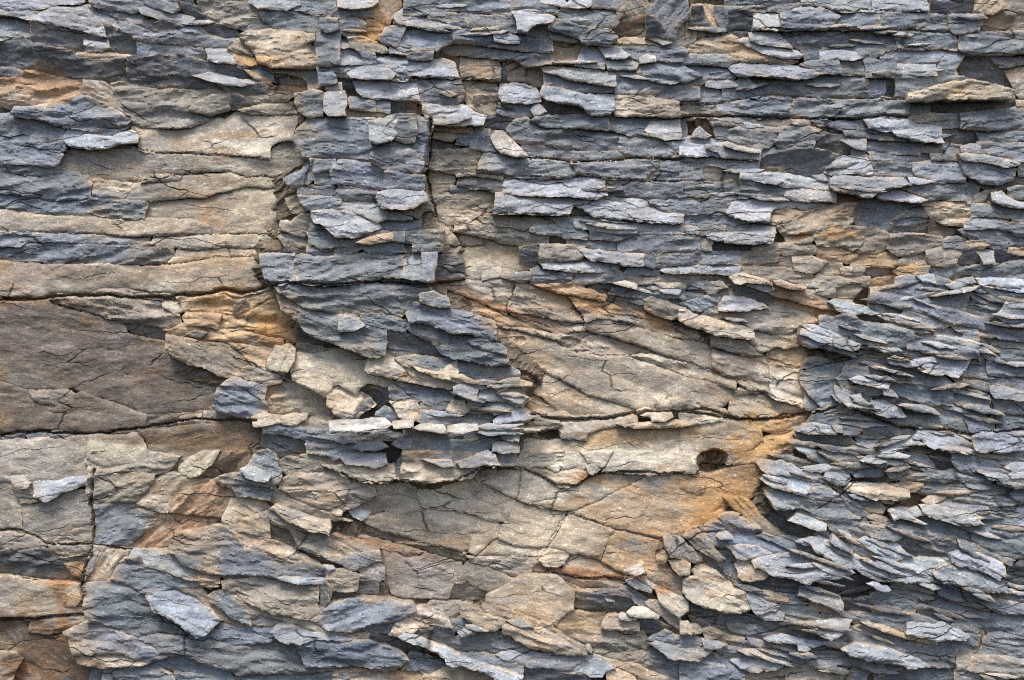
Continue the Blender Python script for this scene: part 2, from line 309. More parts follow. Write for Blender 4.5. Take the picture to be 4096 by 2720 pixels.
F B 14 0 ; 805,1275 820,1220 960,1210 1090,1230 1120,1260 1100,1330 1000,1310 860,1295
F T 18 3 ; 790,1200 940,1195 1120,1215 1110,1240 930,1215 800,1215
F B 9 0 ; 755,1280 820,1285 900,1305 840,1330 750,1330
S L 20 0 ; 1125,1230 1280,1235 1480,1240 1720,1215 1820,1240 1820,1340 1700,1355 1500,1360 1300,1355 1130,1340 ; even pale blue course stone
S B 17 0 ; 1830,1245 2000,1250 2200,1255 2361,1260 2361,1345 2240,1380 2100,1365 1900,1355 1830,1345
S G 6 -4 ; 625,1350 840,1325 1000,1310 1075,1345 1050,1460 900,1455 800,1460 700,1440 630,1400 ; half tan half blue rounded stone by the cleft
S L 23 2 ; 1080,1345 1240,1350 1450,1370 1610,1370 1590,1450 1570,1480 1400,1480 1200,1475 1050,1475 1060,1400 ; ledge block with a bright sloping brow
S L 21 2 ; 1610,1375 1740,1400 1880,1360 2060,1365 2120,1395 2180,1450 2361,1490 2361,1540 2120,1530 1900,1520 1750,1500 1620,1420 ; long pale brow with a sloping top
F D 12 0 ; 1590,1450 1640,1430 1740,1480 1730,1495 1590,1490
F B 19 8 ; 2120,1390 2240,1390 2361,1370 2480,1380 2480,1470 2361,1480 2200,1450
S T 8 3 ; 820,1450 1000,1475 1060,1490 940,1510 900,1540 800,1560 720,1540 640,1440 700,1440
S G 14 3 ; 940,1500 1080,1485 1300,1490 1480,1495 1470,1560 1300,1560 1100,1570 980,1530
F B 16 3 ; 1480,1490 1560,1495 1600,1550 1480,1570
S L 18 4 ; 1560,1490 1760,1500 2000,1535 2361,1560 2361,1620 1900,1620 1640,1580
S B 16 0 ; 1170,-20 1330,-20 1400,20 1500,40 1480,90 1400,85 1280,70 1190,60
#20
S B 15 0 ; 300,-20 760,-20 820,30 740,70 660,80 500,70 400,60 300,60
F D 14 10 ; 670,30 760,-10 820,30 700,75
S L 22 0 ; 820,-20 1310,-20 1315,70 1230,65 1160,90 1060,70 980,45 830,25
S L 21 0 ; 1315,-20 1640,-20 1710,40 1700,75 1640,80 1500,65 1400,75 1315,70
S D 12 0 ; 1715,0 2020,0 2010,90 1860,85 1715,80
S T 16 -40 ; 2040,-20 2200,-20 2200,50 2120,80 2020,90 2020,40
F G 14 0 ; 2250,-20 2400,-20 2400,70 2330,80 2240,50
S T 12 60 ; 20,170 80,50 130,50 240,60 290,150 280,240 150,250 10,275 20,210 ; tan and grey block split by a fine crack in the top row
F D 16 0 ; 70,60 130,50 175,160 230,230 200,245 100,225 40,180
S B 17 80 ; 240,55 310,65 320,130 290,210 280,240 230,110
S D 14 0 ; 320,80 490,85 485,200 440,220 310,220
B L 20 0 ; 492,90 600,82 670,90 680,190 600,205 485,205 ; pale near square block in the second course
S B 24 0 ; 680,100 860,40 960,42 1060,75 1095,110 1060,160 1000,200 800,205 680,190 ; long barrel shaped slate under the top course
S B 22 0 ; 1095,95 1220,85 1350,90 1360,150 1330,205 1100,208 1000,202 1060,160
S B 21 0 ; 1360,90 1640,85 1830,85 1840,130 1825,210 1650,208 1450,205 1330,205 1360,150
S B 22 0 ; 1845,95 2075,95 2070,170 2040,205 1870,230 1835,205 1840,140
S K 8 0 ; 2085,110 2290,115 2285,210 2080,210
S G 9 0 ; 2300,110 2480,120 2480,210 2300,205
S B 21 6 ; 1920,240 2100,215 2250,215 2350,230 2361,300 2330,360 2250,380 2120,380 2000,370 1910,330 ; rounded corner block at the end of the third course
S B 17 3 ; 780,205 1000,208 1470,205 1480,260 1500,340 1370,380 1230,390 1200,350 1100,335 960,350 960,330 800,310 790,240 ; wide grey slate under the barrel shaped one
S B 19 0 ; 1480,205 1640,210 1860,225 1905,280 1895,340 1780,335 1640,345 1500,350 1460,240
F B 16 50 ; 705,225 770,210 830,310 800,330 705,265
S L 22 10 ; 460,215 600,215 670,240 750,330 640,320 540,310 470,280
S T 17 12 ; 20,350 60,290 140,260 300,245 370,280 480,340 600,390 700,410 780,410 680,430 560,435 420,420 380,395 240,375 60,370 ; brown tan ledge with an arched back
F L 20 10 ; 370,275 460,260 540,310 700,330 800,360 840,390 760,405 700,410 560,360 480,320
F B 16 0 ; 805,320 900,315 970,345 960,400 850,420 830,380
F L 20 0 ; 955,345 1100,335 1210,360 1230,395 1180,410 960,400
S B 16 -3 ; 1370,385 1500,355 1640,345 1780,340 1960,365 1890,480 1900,540 1760,520 1760,440 1500,435 1370,430
S D 5 10 ; 1970,380 2110,380 2200,460 2230,520 2260,600 2120,560 1990,540 1885,510 1890,440 ; dark triangular hollow under the round cornered block
F B 14 30 ; 2110,380 2260,380 2360,400 2330,440 2200,470
F T 12 -20 ; 2240,490 2361,460 2480,470 2480,640 2340,690 2290,600
S B 17 0 ; -20,370 100,370 100,445 -20,440
S B 18 0 ; 100,375 300,370 385,415 330,440 300,455 105,445
S B 15 3 ; -20,445 150,455 310,470 360,520 350,545 180,550 130,590 -20,580
S L 21 8 ; 300,455 430,430 700,450 780,480 860,470 950,510 900,540 800,550 700,530 540,515 400,500
F L 17 0 ; 170,545 300,545 400,580 370,600 290,605 160,595
S B 22 5 ; 830,445 920,415 1085,410 1095,500 960,490
S B 19 0 ; 1090,420 1265,435 1260,525 1100,510
S B 23 0 ; 1270,430 1480,430 1470,490 1460,525 1270,535
S L 21 0 ; 1490,435 1750,435 1760,520 1640,525 1500,515 1460,525
S B 14 3 ; 450,530 700,545 830,560 980,510 1240,530 1280,545 1290,675 1140,675 960,675 800,670 700,655 620,650 530,660 520,600 ; long dull slate with a toothed lower edge
S B 15 0 ; 1285,540 1400,540 1405,640 1370,670 1290,675
F D 10 0 ; 1405,540 1470,540 1465,670 1400,665
S B 20 2 ; 1470,540 1760,525 1940,520 1960,550 1840,560 1700,600 1560,650 1560,675 1468,670
S T 30 5 ; 1560,645 1760,590 1860,560 2040,570 2180,610 2290,620 2285,670 2180,685 2040,685 1900,670 1800,650 1700,670 1560,690 ; tan spearhead ledge sticking out over a deep shadow
S B 12 5 ; -20,590 100,590 230,610 270,640 270,705 150,715 -20,715
F B 13 8 ; 275,615 390,595 520,600 520,660 430,680 275,700
F L 17 -20 ; 370,560 450,530 510,600 450,620 370,620
S G 12 0 ; -20,730 240,725 255,795 80,805 -20,800
S B 17 0 ; 240,705 400,705 430,690 420,770 400,795 250,780
S B 17 0 ; 395,715 470,675 640,665 765,680 740,760 730,800 560,805 400,795 ; slate with a curved grain in the fifth course
S B 19 0 ; 770,690 960,680 1300,685 1460,680 1580,720 1560,790 1460,795 1300,795 1040,820 900,810 735,790 ; long cracked slate with a tan spot at one end
S B 8 0 ; 1580,700 1700,690 1700,780 1570,790
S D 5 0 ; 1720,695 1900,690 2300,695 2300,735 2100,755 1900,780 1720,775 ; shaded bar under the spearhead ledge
S T 14 0 ; 2310,700 2480,690 2480,730 2310,735
S B 18 -3 ; 1920,790 2100,760 2361,730 2500,730 2500,890 2361,895 2100,905 1925,885 ; clean pale blue bar at the end of the course
S B 15 0 ; 1730,785 1910,785 1915,875 1820,870 1730,840
F G 14 4 ; 1550,800 1720,790 1740,840 1700,850 1600,830
S B 16 5 ; 185,835 240,795 420,800 540,850 480,875 340,870 210,865
F B 14 0 ; 215,870 340,880 320,955 240,945
F K 4 0 ; 90,810 200,800 180,880 220,940 170,930 100,860
F L 17 -40 ; 70,940 120,870 190,940 120,950
F T 18 0 ; 760,815 880,815 880,865 800,860 760,845
F G 12 0 ; 560,825 750,820 750,860 640,870 540,850
S B 18 3 ; 320,900 420,885 600,870 690,890 660,960 560,1000 540,1025 400,1010 320,960
S B 20 -3 ; 690,890 860,865 990,930 920,970 890,1020 760,1015 720,1035 650,985
S D 12 5 ; 880,880 1000,920 1110,935 1170,1010 1160,1065 1000,1040 900,1020 920,970
S B 17 4 ; 900,830 1080,825 1250,825 1250,880 1060,885 940,870
F D 12 12 ; 890,860 1040,890 1120,930 1000,920 890,880
S B 18 4 ; 1120,910 1300,890 1480,940 1580,970 1400,965 1250,945 1130,935
S L 21 8 ; 1250,830 1400,815 1560,840 1640,880 1780,890 1800,980 1640,970 1480,940 1460,890 1290,885
F L 18 0 ; 1095,965 1130,945 1270,955 1260,1030 1200,1030
S B 13 3 ; 1270,960 1390,975 1680,985 1640,1075 1500,1060 1400,1030 1280,1030
S D 9 -5 ; 1780,890 2030,900 2060,960 2000,990 1860,985 1800,950
S B 17 3 ; 2040,900 2361,910 2500,910 2500,975 2200,980 2070,960
S B 19 3 ; 2060,985 2361,985 2500,985 2500,1110 2330,1110 2200,1080 2040,1050
F L 22 -20 ; 1925,1010 1990,990 2060,1010 2050,1055 1930,1050
S B 12 3 ; 1690,990 1930,1000 1920,1070 1850,1065 1700,1040
S L 25 10 ; 1905,1065 2100,1065 2200,1090 2340,1130 2260,1155 2130,1130 1920,1090
F B 19 0 ; 1720,1065 1850,1060 1910,1090 1920,1110 1730,1100
F B 14 0 ; 1170,1035 1260,1035 1260,1070 1170,1070
S B 11 5 ; 1270,1040 1480,1070 1700,1075 1700,1105 1580,1120 1400,1100
S D 10 0 ; 545,1045 760,1020 880,1040 1100,1070 1000,1150 980,1195 880,1215 700,1185 540,1175 ; broad dark lozenge shaped slate in a recess
S L 19 6 ; -20,955 100,950 340,990 535,1035 530,1110 380,1100 260,1080 80,1075 -20,1075 ; pale splintered ledge beside the dark lozenge
F L 23 10 ; 155,1000 310,985 430,1010 535,1040 530,1100 400,1095 270,1080 240,1050 160,1030
S L 16 5 ; 60,1095 200,1085 400,1105 535,1110 530,1175 400,1175 240,1150
S B 18 0 ; -20,1110 60,1130 80,1190 110,1245 -20,1250
S G 15 3 ; 75,1135 250,1160 390,1210 395,1230 250,1250 110,1245 100,1200
S L 21 -15 ; 985,1190 1110,1075 1280,1070 1310,1180 1300,1215 1140,1200 1030,1200 ; pale sloping slate beside the dark lozenge
S B 19 5 ; 1290,1080 1400,1125 1590,1125 1600,1215 1460,1220 1310,1210
S B 20 0 ; 1600,1115 1900,1115 1945,1200 1940,1255 1780,1250 1640,1230 1590,1170
S B 23 6 ; 1945,1125 2130,1130 2200,1160 2320,1165 2240,1260 2180,1280 2080,1270 1960,1200 ; keel shaped pale block over the leaf stack
F B 18 0 ; 2320,1130 2500,1110 2500,1200 2330,1210
S L 20 5 ; 400,1185 600,1190 800,1220 1010,1260 1015,1310 880,1300 700,1270 540,1250 405,1230
F L 16 0 ; 900,1215 1030,1205 1020,1250 960,1250
S L 26 2 ; 1020,1230 1060,1210 1300,1215 1480,1230 1560,1270 1460,1290 1300,1340 1200,1330 1060,1300 1025,1280 ; boat shaped pale ledge with a dark notch below
F L 24 4 ; 1570,1230 1740,1250 1640,1265 1580,1260
S B 18 0 ; -20,1255 180,1260 400,1245 395,1360 300,1370 120,1370 -20,1350
S B 18 4 ; 405,1245 600,1275 745,1310 720,1350 560,1365 400,1365
S L 20 4 ; 745,1300 900,1310 1045,1330 1050,1395 880,1385 730,1355
S K 6 -20 ; 1045,1330 1200,1345 1190,1400 1060,1395
S L 22 6 ; 1340,1340 1480,1300 1600,1340 1690,1380 1640,1405 1380,1375
S B 20 0 ; 1500,1300 1800,1270 1960,1265 1965,1385 1840,1385 1700,1375 1600,1335
S B 15 30 ; 1970,1270 2060,1290 2040,1350 2000,1395 1965,1385
S B 17 0 ; -20,1365 180,1375 150,1400 140,1455 -20,1450
S B 18 0 ; 185,1380 330,1380 325,1430 290,1470 180,1470 140,1440
S L 19 3 ; 335,1390 600,1370 820,1400 1100,1405 860,1440 740,1425 620,1440 590,1540 400,1510 300,1470 330,1420
S T 17 -5 ; 590,1540 600,1460 740,1425 850,1460 900,1430 1190,1410 1160,1520 1100,1580 900,1620 700,1620 ; brown tan rounded ends of two courses meeting at the cleft
S B 10 5 ; 1210,1385 1400,1385 1640,1410 1680,1480 1560,1460 1450,1500 1440,1580 1300,1560 1170,1510
S T 14 10 ; 1660,1400 1840,1385 1990,1395 1990,1480 1940,1560 1820,1560 1740,1520 1690,1460 ; brown tan weathered block beside the leaf stack
F D 8 -10 ; 1430,1530 1540,1460 1680,1490 1740,1580 1700,1640 1440,1640
F G 16 -20 ; 2020,1350 2120,1320 2080,1395 2020,1390
F L 24 15 ; 2140,1330 2210,1325 2260,1370 2361,1420 2361,1440 2260,1430 2150,1380
F B 22 10 ; 2250,1300 2361,1270 2500,1280 2500,1380 2361,1390 2260,1340
F B 19 10 ; 1995,1480 2020,1410 2100,1420 2230,1480 2180,1500 2000,1500
F L 20 5 ; 1950,1560 2000,1510 2200,1510 2260,1530 2160,1580 1950,1590
F B 18 5 ; 2120,1400 2250,1440 2361,1450 2500,1450 2500,1560 2300,1520
S B 16 0 ; -20,1490 200,1490 280,1500 200,1560 100,1540 -20,1580
S B 18 0 ; 210,1540 270,1500 460,1530 460,1600 200,1610
S D 12 5 ; 1970,1225 2180,1290 2330,1230 2380,1230 2380,1270 2200,1310 2060,1290
S G 14 -20 ; 2100,1320 2180,1310 2140,1370 2100,1400 2060,1400
S K 8 -10 ; 1700,1500 1760,1560 1940,1570 1920,1660 1700,1640
#01
S B 4 2 ; -20,25 130,35 500,45 850,68 1040,68 1020,100 960,122 740,122 440,108 200,100 150,140 -20,140 ; soft blue lens tapering over the cream wall
S B 3 2 ; -20,110 200,102 440,110 740,125 960,128 1060,100 1200,150 1210,200 1100,262 960,262 700,245 540,258 300,250 120,240 -20,215 ; broad blue band under the soft lens
P C 2 2 ; 1060,70 1450,55 1700,50 1930,45 1960,140 1700,150 1560,138 1380,160 1200,150 1040,100 ; spotted cream strip above the huge ledge
P C 2 3 ; 1220,155 1380,163 1560,142 1700,152 1960,145 2120,145 2110,175 1800,185 1790,205 1450,215 1330,240 1120,262 1200,200
S T 6 4 ; -20,225 120,245 300,255 540,262 700,250 960,268 1120,266 1330,245 1450,220 1790,208 1800,280 1840,385 1900,410 1740,440 1560,465 1440,450 1330,475 1180,455 1020,445 900,430 740,425 560,465 400,450 240,490 -20,440 ; huge brown and blue ledge above the black line
F G 4 4 ; -20,440 120,440 240,490 230,500 -20,485
F G 3 0 ; 270,480 420,460 560,462 400,490 290,495
F T 5 3 ; 650,440 740,428 900,432 1020,450 1180,458 1240,475 1160,500 1020,485 800,480 700,460
S G 14 10 ; 1925,20 1980,-20 2140,-20 2120,40 2170,130 1970,140 1920,60
B L 28 20 ; 2120,40 2140,30 2260,80 2361,80 2480,80 2480,125 2250,140 2150,110
F B 28 0 ; 2125,140 2361,140 2480,145 2480,190 2120,200
F D 14 0 ; 1970,145 2115,145 2115,170 1960,172
S G 4 12 ; 350,500 560,465 700,475 820,490 1020,510 1110,550 1220,620 1235,680 1160,700 1060,690 960,660 840,660 700,620 560,580 440,545 ; grey lens shaped slab below the black line
F B 2 30 ; 1000,500 1120,510 1110,545 1060,530
F C 4 20 ; 1125,510 1210,500 1270,580 1210,590 1130,540
S O 5 5 ; 1220,485 1400,500 1560,470 1620,500 1620,570 1600,620 1500,590 1400,580 1280,580 ; orange cream block under the deep black line
S O 4 -20 ; 1620,495 1750,470 1900,440 1910,480 1780,540 1720,600 1650,640 1610,620
F D 5 -30 ; 1620,510 1700,500 1750,550 1700,610 1640,630 1610,600
S O 2 10 ; 1640,640 1780,545 1910,490 1940,570 2040,660 2060,740 2030,780 1900,770 1780,740 1660,700 1510,700 1525,610 ; orange hollow wall beside the blue boss
F K 4 -40 ; 1700,610 1800,560 1810,600 1700,640
F K 3 -10 ; 1755,720 1835,690 1835,745 1770,740
S O 9 3 ; 1275,620 1290,590 1400,590 1525,610 1510,705 1420,690 1300,670 ; small cream brick beside the black hole
S O 8 8 ; 1120,715 1290,685 1420,700 1560,710 1760,745 1960,775 1960,815 1880,830 1700,805 1560,795 1400,790 1240,755 ; orange topped wedge pointing at the black hole
F B 11 8 ; 1280,740 1360,712 1430,730 1380,775
S G 12 30 ; 1145,850 1160,750 1240,760 1400,795 1560,800 1680,870 1740,940 1660,1000 1600,1050 1520,1035 1400,965 1300,955 1170,890 ; olive grey pentagon slab with an orange brow
F O 13 30 ; 1210,760 1300,770 1360,790 1320,815 1250,800
S O 9 30 ; 1570,800 1700,810 1880,835 1860,900 1830,975 1760,970 1680,880
B C 22 -60 ; 1895,815 2045,845 2040,930 1990,1010 1880,1000 1830,985 1850,900 ; upright pale tan prism with a worn top
S G 16 12 ; 1640,1030 1690,965 1830,985 1980,1010 1940,1080 1840,1085 1700,1060
S B 17 20 ; 1500,1110 1620,1045 1700,1065 1840,1095 1830,1200 1820,1270 1740,1310 1620,1310 1520,1285 1465,1250 1490,1180 ; blue grey hexagonal block below the prism
F O 6 -50 ; 1850,1100 1920,1095 1880,1160 1830,1220
F D 8 10 ; 2040,700 2060,670 2140,750 2300,800 2361,830 2240,830 2140,800 2050,800
S G 6 8 ; 1955,1050 2000,990 2060,810 2240,840 2361,850 2440,860 2600,900 2560,1000 2361,1100 2280,1160 2300,1340 2160,1290 2040,1285 1940,1300 1840,1280 1890,1180 ; grey and cream stained panel below the blue boss
P K -1 8 ; -20,540 200,530 330,510 440,550 560,585 700,625 860,680 900,740 1000,760 1140,790 1160,890 1300,960 1420,975 1520,1040 1570,1050 1500,1110 1480,1180 1460,1260 1240,1290 1010,1300 760,1200 600,1150 500,1080 400,1120 190,1130 -20,1060 ; large mud brown wall
S G 1 5 ; 190,1130 340,1125 440,1150 510,1170 500,1230 380,1240 240,1210 ; rounded grey lozenge inset in the mud brown wall
S K 0 6 ; -20,1060 190,1130 240,1215 380,1245 560,1170 760,1210 880,1260 1015,1300 1000,1400 860,1430 720,1430 560,1410 380,1400 180,1405 60,1435 -20,1420 ; brown lower slab of the muddy wall
S K -2 0 ; 1015,1300 1240,1290 1400,1270 1395,1350 1200,1385 1000,1390
F G 0 0 ; 1230,1340 1260,1300 1395,1290 1390,1355 1240,1375
B G 2 3 ; 1400,1280 1500,1285 1640,1315 1700,1330 1640,1375 1500,1365 1400,1350
F B -3 -3 ; 175,1440 240,1410 360,1410 320,1440 200,1465
B B 0 -3 ; 335,1430 400,1405 500,1410 490,1440 400,1465 350,1460 ; little grey pebble lodged in the lower crack
F D -4 0 ; 500,1410 560,1410 540,1440 490,1440
F D -4 0 ; -20,1430 80,1440 170,1420 160,1460 20,1470 -20,1470
P C 2 5 ; -20,1490 100,1460 190,1500 330,1470 600,1440 620,1480 610,1568 620,1700 600,1760 200,1760 -20,1760 ; whitish grey mottled panel at the frame edge
P C 5 -5 ; 610,1450 740,1440 860,1440 970,1430 1010,1500 1020,1568 1020,1620 950,1640 700,1660 600,1600 ; pale squarish plate with an orange flecked top edge
S K 4 -4 ; 975,1430 1100,1395 1300,1370 1480,1360 1700,1375 1790,1400 1810,1500 1780,1568 1760,1640 1400,1680 1020,1660 1020,1500 ; dark brown speckled slab under the crack
B C 24 0 ; 1755,1320 1820,1290 1940,1305 1930,1350 1860,1360 1760,1370 ; small cream stone wedged at the crack end
B C 22 10 ; 1945,1305 2040,1285 2120,1300 2110,1330 2010,1360 1945,1340
S B 22 12 ; 1815,1380 1930,1370 2060,1400 2200,1420 2361,1430 2361,1500 2200,1500 2080,1470 1940,1440 1820,1430 ; blue shelf with a sooty underside
S D 12 5 ; 1815,1430 1940,1445 2100,1480 2120,1568 2000,1590 1810,1520
F G 18 8 ; 2060,1370 2150,1330 2340,1380 2330,1420 2180,1410
S D -6 10 ; 860,675 1000,680 1140,710 1150,780 1000,755 900,740
#11
S B 34 2 ; -570,185 -460,180 -330,185 -330,310 -305,382 -430,388 -520,385 -540,290 -565,240 ; cracked end of the blue bar bridging the cleft
S B 33 2 ; -325,200 -240,205 0,200 120,185 300,182 442,190 430,280 410,350 300,355 160,380 100,395 0,402 -100,410 -210,398 -300,385 -325,310 ; long blue bar bridging the cleft
S B 33 5 ; -40,30 100,20 250,15 340,35 200,60 100,75 -40,80 ; 
F C 36 10 ; 100,110 200,65 355,35 355,95 180,125
F B 34 0 ; 365,40 430,40 430,105 365,105
F B 30 -10 ; -40,80 60,75 130,110 150,150 60,190 -40,190
S B 30 3 ; 160,130 300,105 430,110 440,170 340,195 200,185 160,160
S B 32 0 ; 440,30 560,20 712,15 700,165 560,175 500,170 500,120 430,105 ; flat topped grey box stone beside the cleft
F B 26 0 ; 445,110 500,125 500,175 445,175
B L 32 10 ; 440,180 550,182 560,250 550,365 480,365 415,345 430,270
B L 38 85 ; 555,175 660,172 660,240 635,370 555,368 570,250 ; upright pale blue prism under the box stone
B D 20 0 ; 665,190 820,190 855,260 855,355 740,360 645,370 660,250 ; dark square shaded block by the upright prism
F G 22 -40 ; 712,30 760,35 800,80 832,150 790,190 700,185 705,100
F G 8 -40 ; 600,-20 740,-20 790,30 715,30 600,10
P T 2 15 ; 780,35 900,60 1060,90 1110,120 1210,130 1360,135 1355,270 1230,265 1250,290 1180,350 1110,350 970,370 860,370 855,280 820,210 832,150 800,80 ; stained tan panel beside the cleft
F C 6 0 ; 985,240 1100,230 1110,345 975,368 970,290
S G 12 4 ; 780,-60 1060,-10 1170,5 1310,50 1425,60 1425,115 1280,120 1160,95 1060,90 920,60 780,30
F D 9 0 ; 1230,140 1365,140 1360,260 1310,270 1230,250
S D 4 0 ; 1425,62 1550,75 1560,120 1430,110 ; small black square slot between pale courses
S B 18 5 ; 1320,20 1500,30 1560,75 1700,90 1720,60 1680,20 1560,-20 1340,-20
S B 14 5 ; 1560,80 1780,95 1910,105 1920,170 1780,160 1660,130 1560,120
S B 19 4 ; 1715,25 1900,20 2060,40 1960,80 1910,100 1720,85
S B 20 0 ; 1915,105 2080,45 2200,30 2361,65 2480,80 2480,165 2361,170 2140,180 1920,170
S L 21 4 ; 1690,-20 2000,-20 2361,20 2361,60 2220,35 2060,30 1840,15
S G 19 4 ; 1370,120 1500,115 1630,135 1700,200 1620,235 1500,240 1370,240 ; pale box shaped course stone with a tan top edge
S L 23 8 ; 1635,140 1800,165 1960,180 2095,185 2080,260 1960,255 1800,215 1680,195 ; long pale strip ledge over the splinters
S B 21 0 ; 2100,185 2175,180 2175,255 2160,280 2085,260
S B 21 0 ; 2185,180 2361,175 2480,175 2480,265 2361,265 2185,275
S L 17 6 ; 1370,245 1560,240 1740,240 1920,260 1880,300 1720,315 1560,310 1400,290
S B 13 0 ; 1320,300 1360,275 1560,310 1600,320 1580,385 1400,395 1315,390 ; grey hump stone over the orange slab
F B 14 0 ; 1120,310 1300,320 1310,370 1220,375 1115,345
S B 15 3 ; 1600,315 1720,320 1900,325 1960,360 1880,385 1720,395 1590,380
S B 16 0 ; 1960,330 2000,275 2140,290 2210,310 2200,335 2000,345
F L 20 0 ; 2210,300 2270,265 2361,270 2480,290 2480,320 2300,325
S G 15 3 ; 1960,350 2200,340 2361,330 2480,340 2480,385 2300,380 2140,380
F D 6 12 ; 1680,395 1900,385 2040,420 2100,480 1960,470 1800,455
S O 14 6 ; 1330,400 1480,390 1620,400 1680,455 1820,462 1840,480 1825,520 1740,505 1660,485 1560,470 1460,445 ; orange crest strip on the great tan slab
S T 8 20 ; 730,430 860,375 960,375 1060,350 1110,352 1215,390 1180,470 1150,545 1145,605 1060,570 960,520 820,465 ; cream slab pointing up into the blue boss
S T 7 22 ; 1220,392 1330,405 1450,450 1570,475 1620,560 1660,610 1680,660 1580,660 1400,620 1160,580 1155,530
S O 2 24 ; 735,445 800,460 960,525 1140,605 1320,655 1420,680 1500,740 1340,720 1200,690 1060,690 1050,640 920,595 760,570 740,500 ; rust brown shadowed band under the cream pointed slab
S T 6 22 ; 1565,470 1660,490 1840,525 2040,585 2361,670 2560,740 2560,810 2361,780 2140,720 1960,660 1820,630 1690,655 1660,600 1620,550 ; upper strip of the great tan slab with rusty runs
S T 5 20 ; 1690,655 1830,635 1960,662 2140,722 2361,785 2560,830 2700,900 2720,1000 2560,1010 2361,930 2200,870 2060,820 1900,770 1690,710 ; grey brown middle strip of the great tan slab
S T 3 22 ; 1075,690 1300,700 1500,745 1680,715 1880,770 2060,825 2200,880 2080,870 1900,890 1780,890 1700,850 1600,860 1500,790 1340,740 1200,715 ; 
S T 5 22 ; 1080,700 1200,720 1340,755 1490,790 1620,860 1780,895 1980,895 2140,950 2361,1030 2600,1080 2720,1120 2720,1180 2500,1260 2361,1270 2340,1260 2040,1260 1700,1160 1560,1080 1320,960 1250,880 1130,880 1075,790 ; great tan slab with flowing brown grain
F K 0 20 ; 1500,800 1600,770 1690,810 1700,860 1620,845
P T 2 22 ; 1140,840 1250,880 1330,960 1560,1085 1700,1165 2040,1255 2080,1240 2060,1270 1900,1305 1720,1290 1600,1305 1560,1270 1440,1215 1330,1150 1240,1110 1240,1040 1160,960 ; lower cream tongue of the great tan slab
S O 0 20 ; 1250,1120 1320,1150 1440,1220 1500,1275 1400,1310 1300,1260 1240,1210 ; orange brown wedge behind the splintered tips
F G 10 0 ; 2265,1240 2280,1200 2361,1190 2480,1200 2480,1270 2280,1265
B C 14 20 ; 2040,1270 2100,1245 2160,1265 2140,1320 2050,1295
B C 18 0 ; 2135,1310 2180,1270 2280,1265 2290,1310 2240,1350 2150,1350 ; rounded cream stone in the crack under the tan slab
S B 30 12 ; -440,425 -360,395 -100,415 0,402 160,385 320,355 420,362 590,390 620,440 720,480 755,560 640,550 540,520 490,540 440,600 400,640 300,590 190,592 100,600 -80,590 -260,560 -380,480 ; broad blue top sheet of the blue boss
S B 32 20 ; -445,450 -380,485 -260,565 -80,592 0,605 165,680 310,715 320,800 290,880 200,905 100,870 0,830 -220,755 -320,650 -420,570 ; lower sheet of the blue boss over the cream dome
F L 36 -10 ; -20,610 60,625 165,680 90,720 -20,725
S B 33 15 ; 130,600 290,595 440,665 470,670 440,725 300,705 170,670
S B 38 10 ; 440,600 500,520 620,545 760,565 900,590 1062,655 1072,790 900,742 800,740 640,690 560,660 470,662 ; blunt blue nose of the boss over the tan slab
F B 41 12 ; 540,520 540,460 640,445 740,490 755,560 680,560
S B 33 12 ; 450,700 500,665 640,690 760,740 740,820 600,790 500,745
S B 30 0 ; 745,740 900,745 930,760 840,815 750,820
S D 25 12 ; 315,720 440,730 620,800 700,870 780,920 600,890 460,880 310,900 320,800 ; dark wedge face in the boss
S B 36 10 ; 620,800 760,830 1020,870 1140,880 1175,960 1040,965 900,930 760,910 680,870 ; pale blue snout slab over the splinters
F B 38 10 ; 870,790 960,760 1060,790 1140,835 1140,890 1000,850
S B 31 12 ; 390,910 500,880 640,900 810,910 770,960 760,1020 640,1000 500,960
S C 35 12 ; 500,965 660,1005 810,915 780,1040 870,1045 810,1080 640,1040
S B 28 3 ; 810,915 960,930 1050,965 1175,965 1235,1000 1230,1040 1140,1045 1040,1085 960,1080 860,1030 790,960 ; dark blue ribbed ledge with a hooked tip
S C 30 12 ; 180,910 300,915 400,945 500,990 640,1030 800,1080 810,1100 640,1110 500,1080 380,1060 180,1010 160,990 ; cream ledge with a bright crest under the boss
S C 22 10 ; -380,860 -200,880 0,840 130,890 210,905 160,990 190,1010 400,1070 250,1090 180,1080 130,1120 100,1160 60,1140 -20,1090 -60,1100 -100,1180 -340,1060 ; cream shoulder beneath the blue boss
F K 14 -30 ; -20,890 60,920 60,950 -20,960
S B 26 8 ; 400,1075 500,1085 640,1110 760,1135 770,1160 720,1275 640,1270 560,1200 480,1195 380,1205 330,1180 340,1110
S D 8 30 ; 125,1120 190,1080 280,1100 350,1170 360,1210 300,1230 240,1300 100,1310 180,1170 ; sooty hollow like an eye in the cream shoulder
S C 24 10 ; -100,1060 -20,1095 60,1130 180,1165 240,1230 120,1310 60,1340 0,1290 -100,1240 ; cream faceted block under the sooty hollow
F D 28 -45 ; 130,1200 200,1180 220,1230 140,1290 60,1335
S C 30 12 ; 330,1205 500,1215 550,1250 540,1310 500,1330 400,1320 370,1240
F B 27 0 ; 240,1280 300,1240 380,1290 420,1335 340,1340 240,1310
F B 26 -10 ; 550,1215 620,1200 640,1265 560,1255
S B 30 6 ; 545,1260 700,1280 830,1320 910,1360 760,1360 640,1365 540,1330
F L 38 20 ; 780,1110 860,1085 945,1125 930,1180 880,1185 780,1145
F L 34 5 ; 890,1060 960,1080 1035,1105 960,1115 900,1100
S L 32 5 ; 940,1160 1040,1100 1140,1095 1250,1110 1270,1160 1310,1190 1250,1220 1140,1200 1000,1190 ; splayed blue splinter plate at the boss tip
F L 36 10 ; 1070,1150 1200,1140 1300,1180 1240,1215 1120,1185
F T 34 5 ; 1220,1050 1320,1080 1320,1105 1240,1105
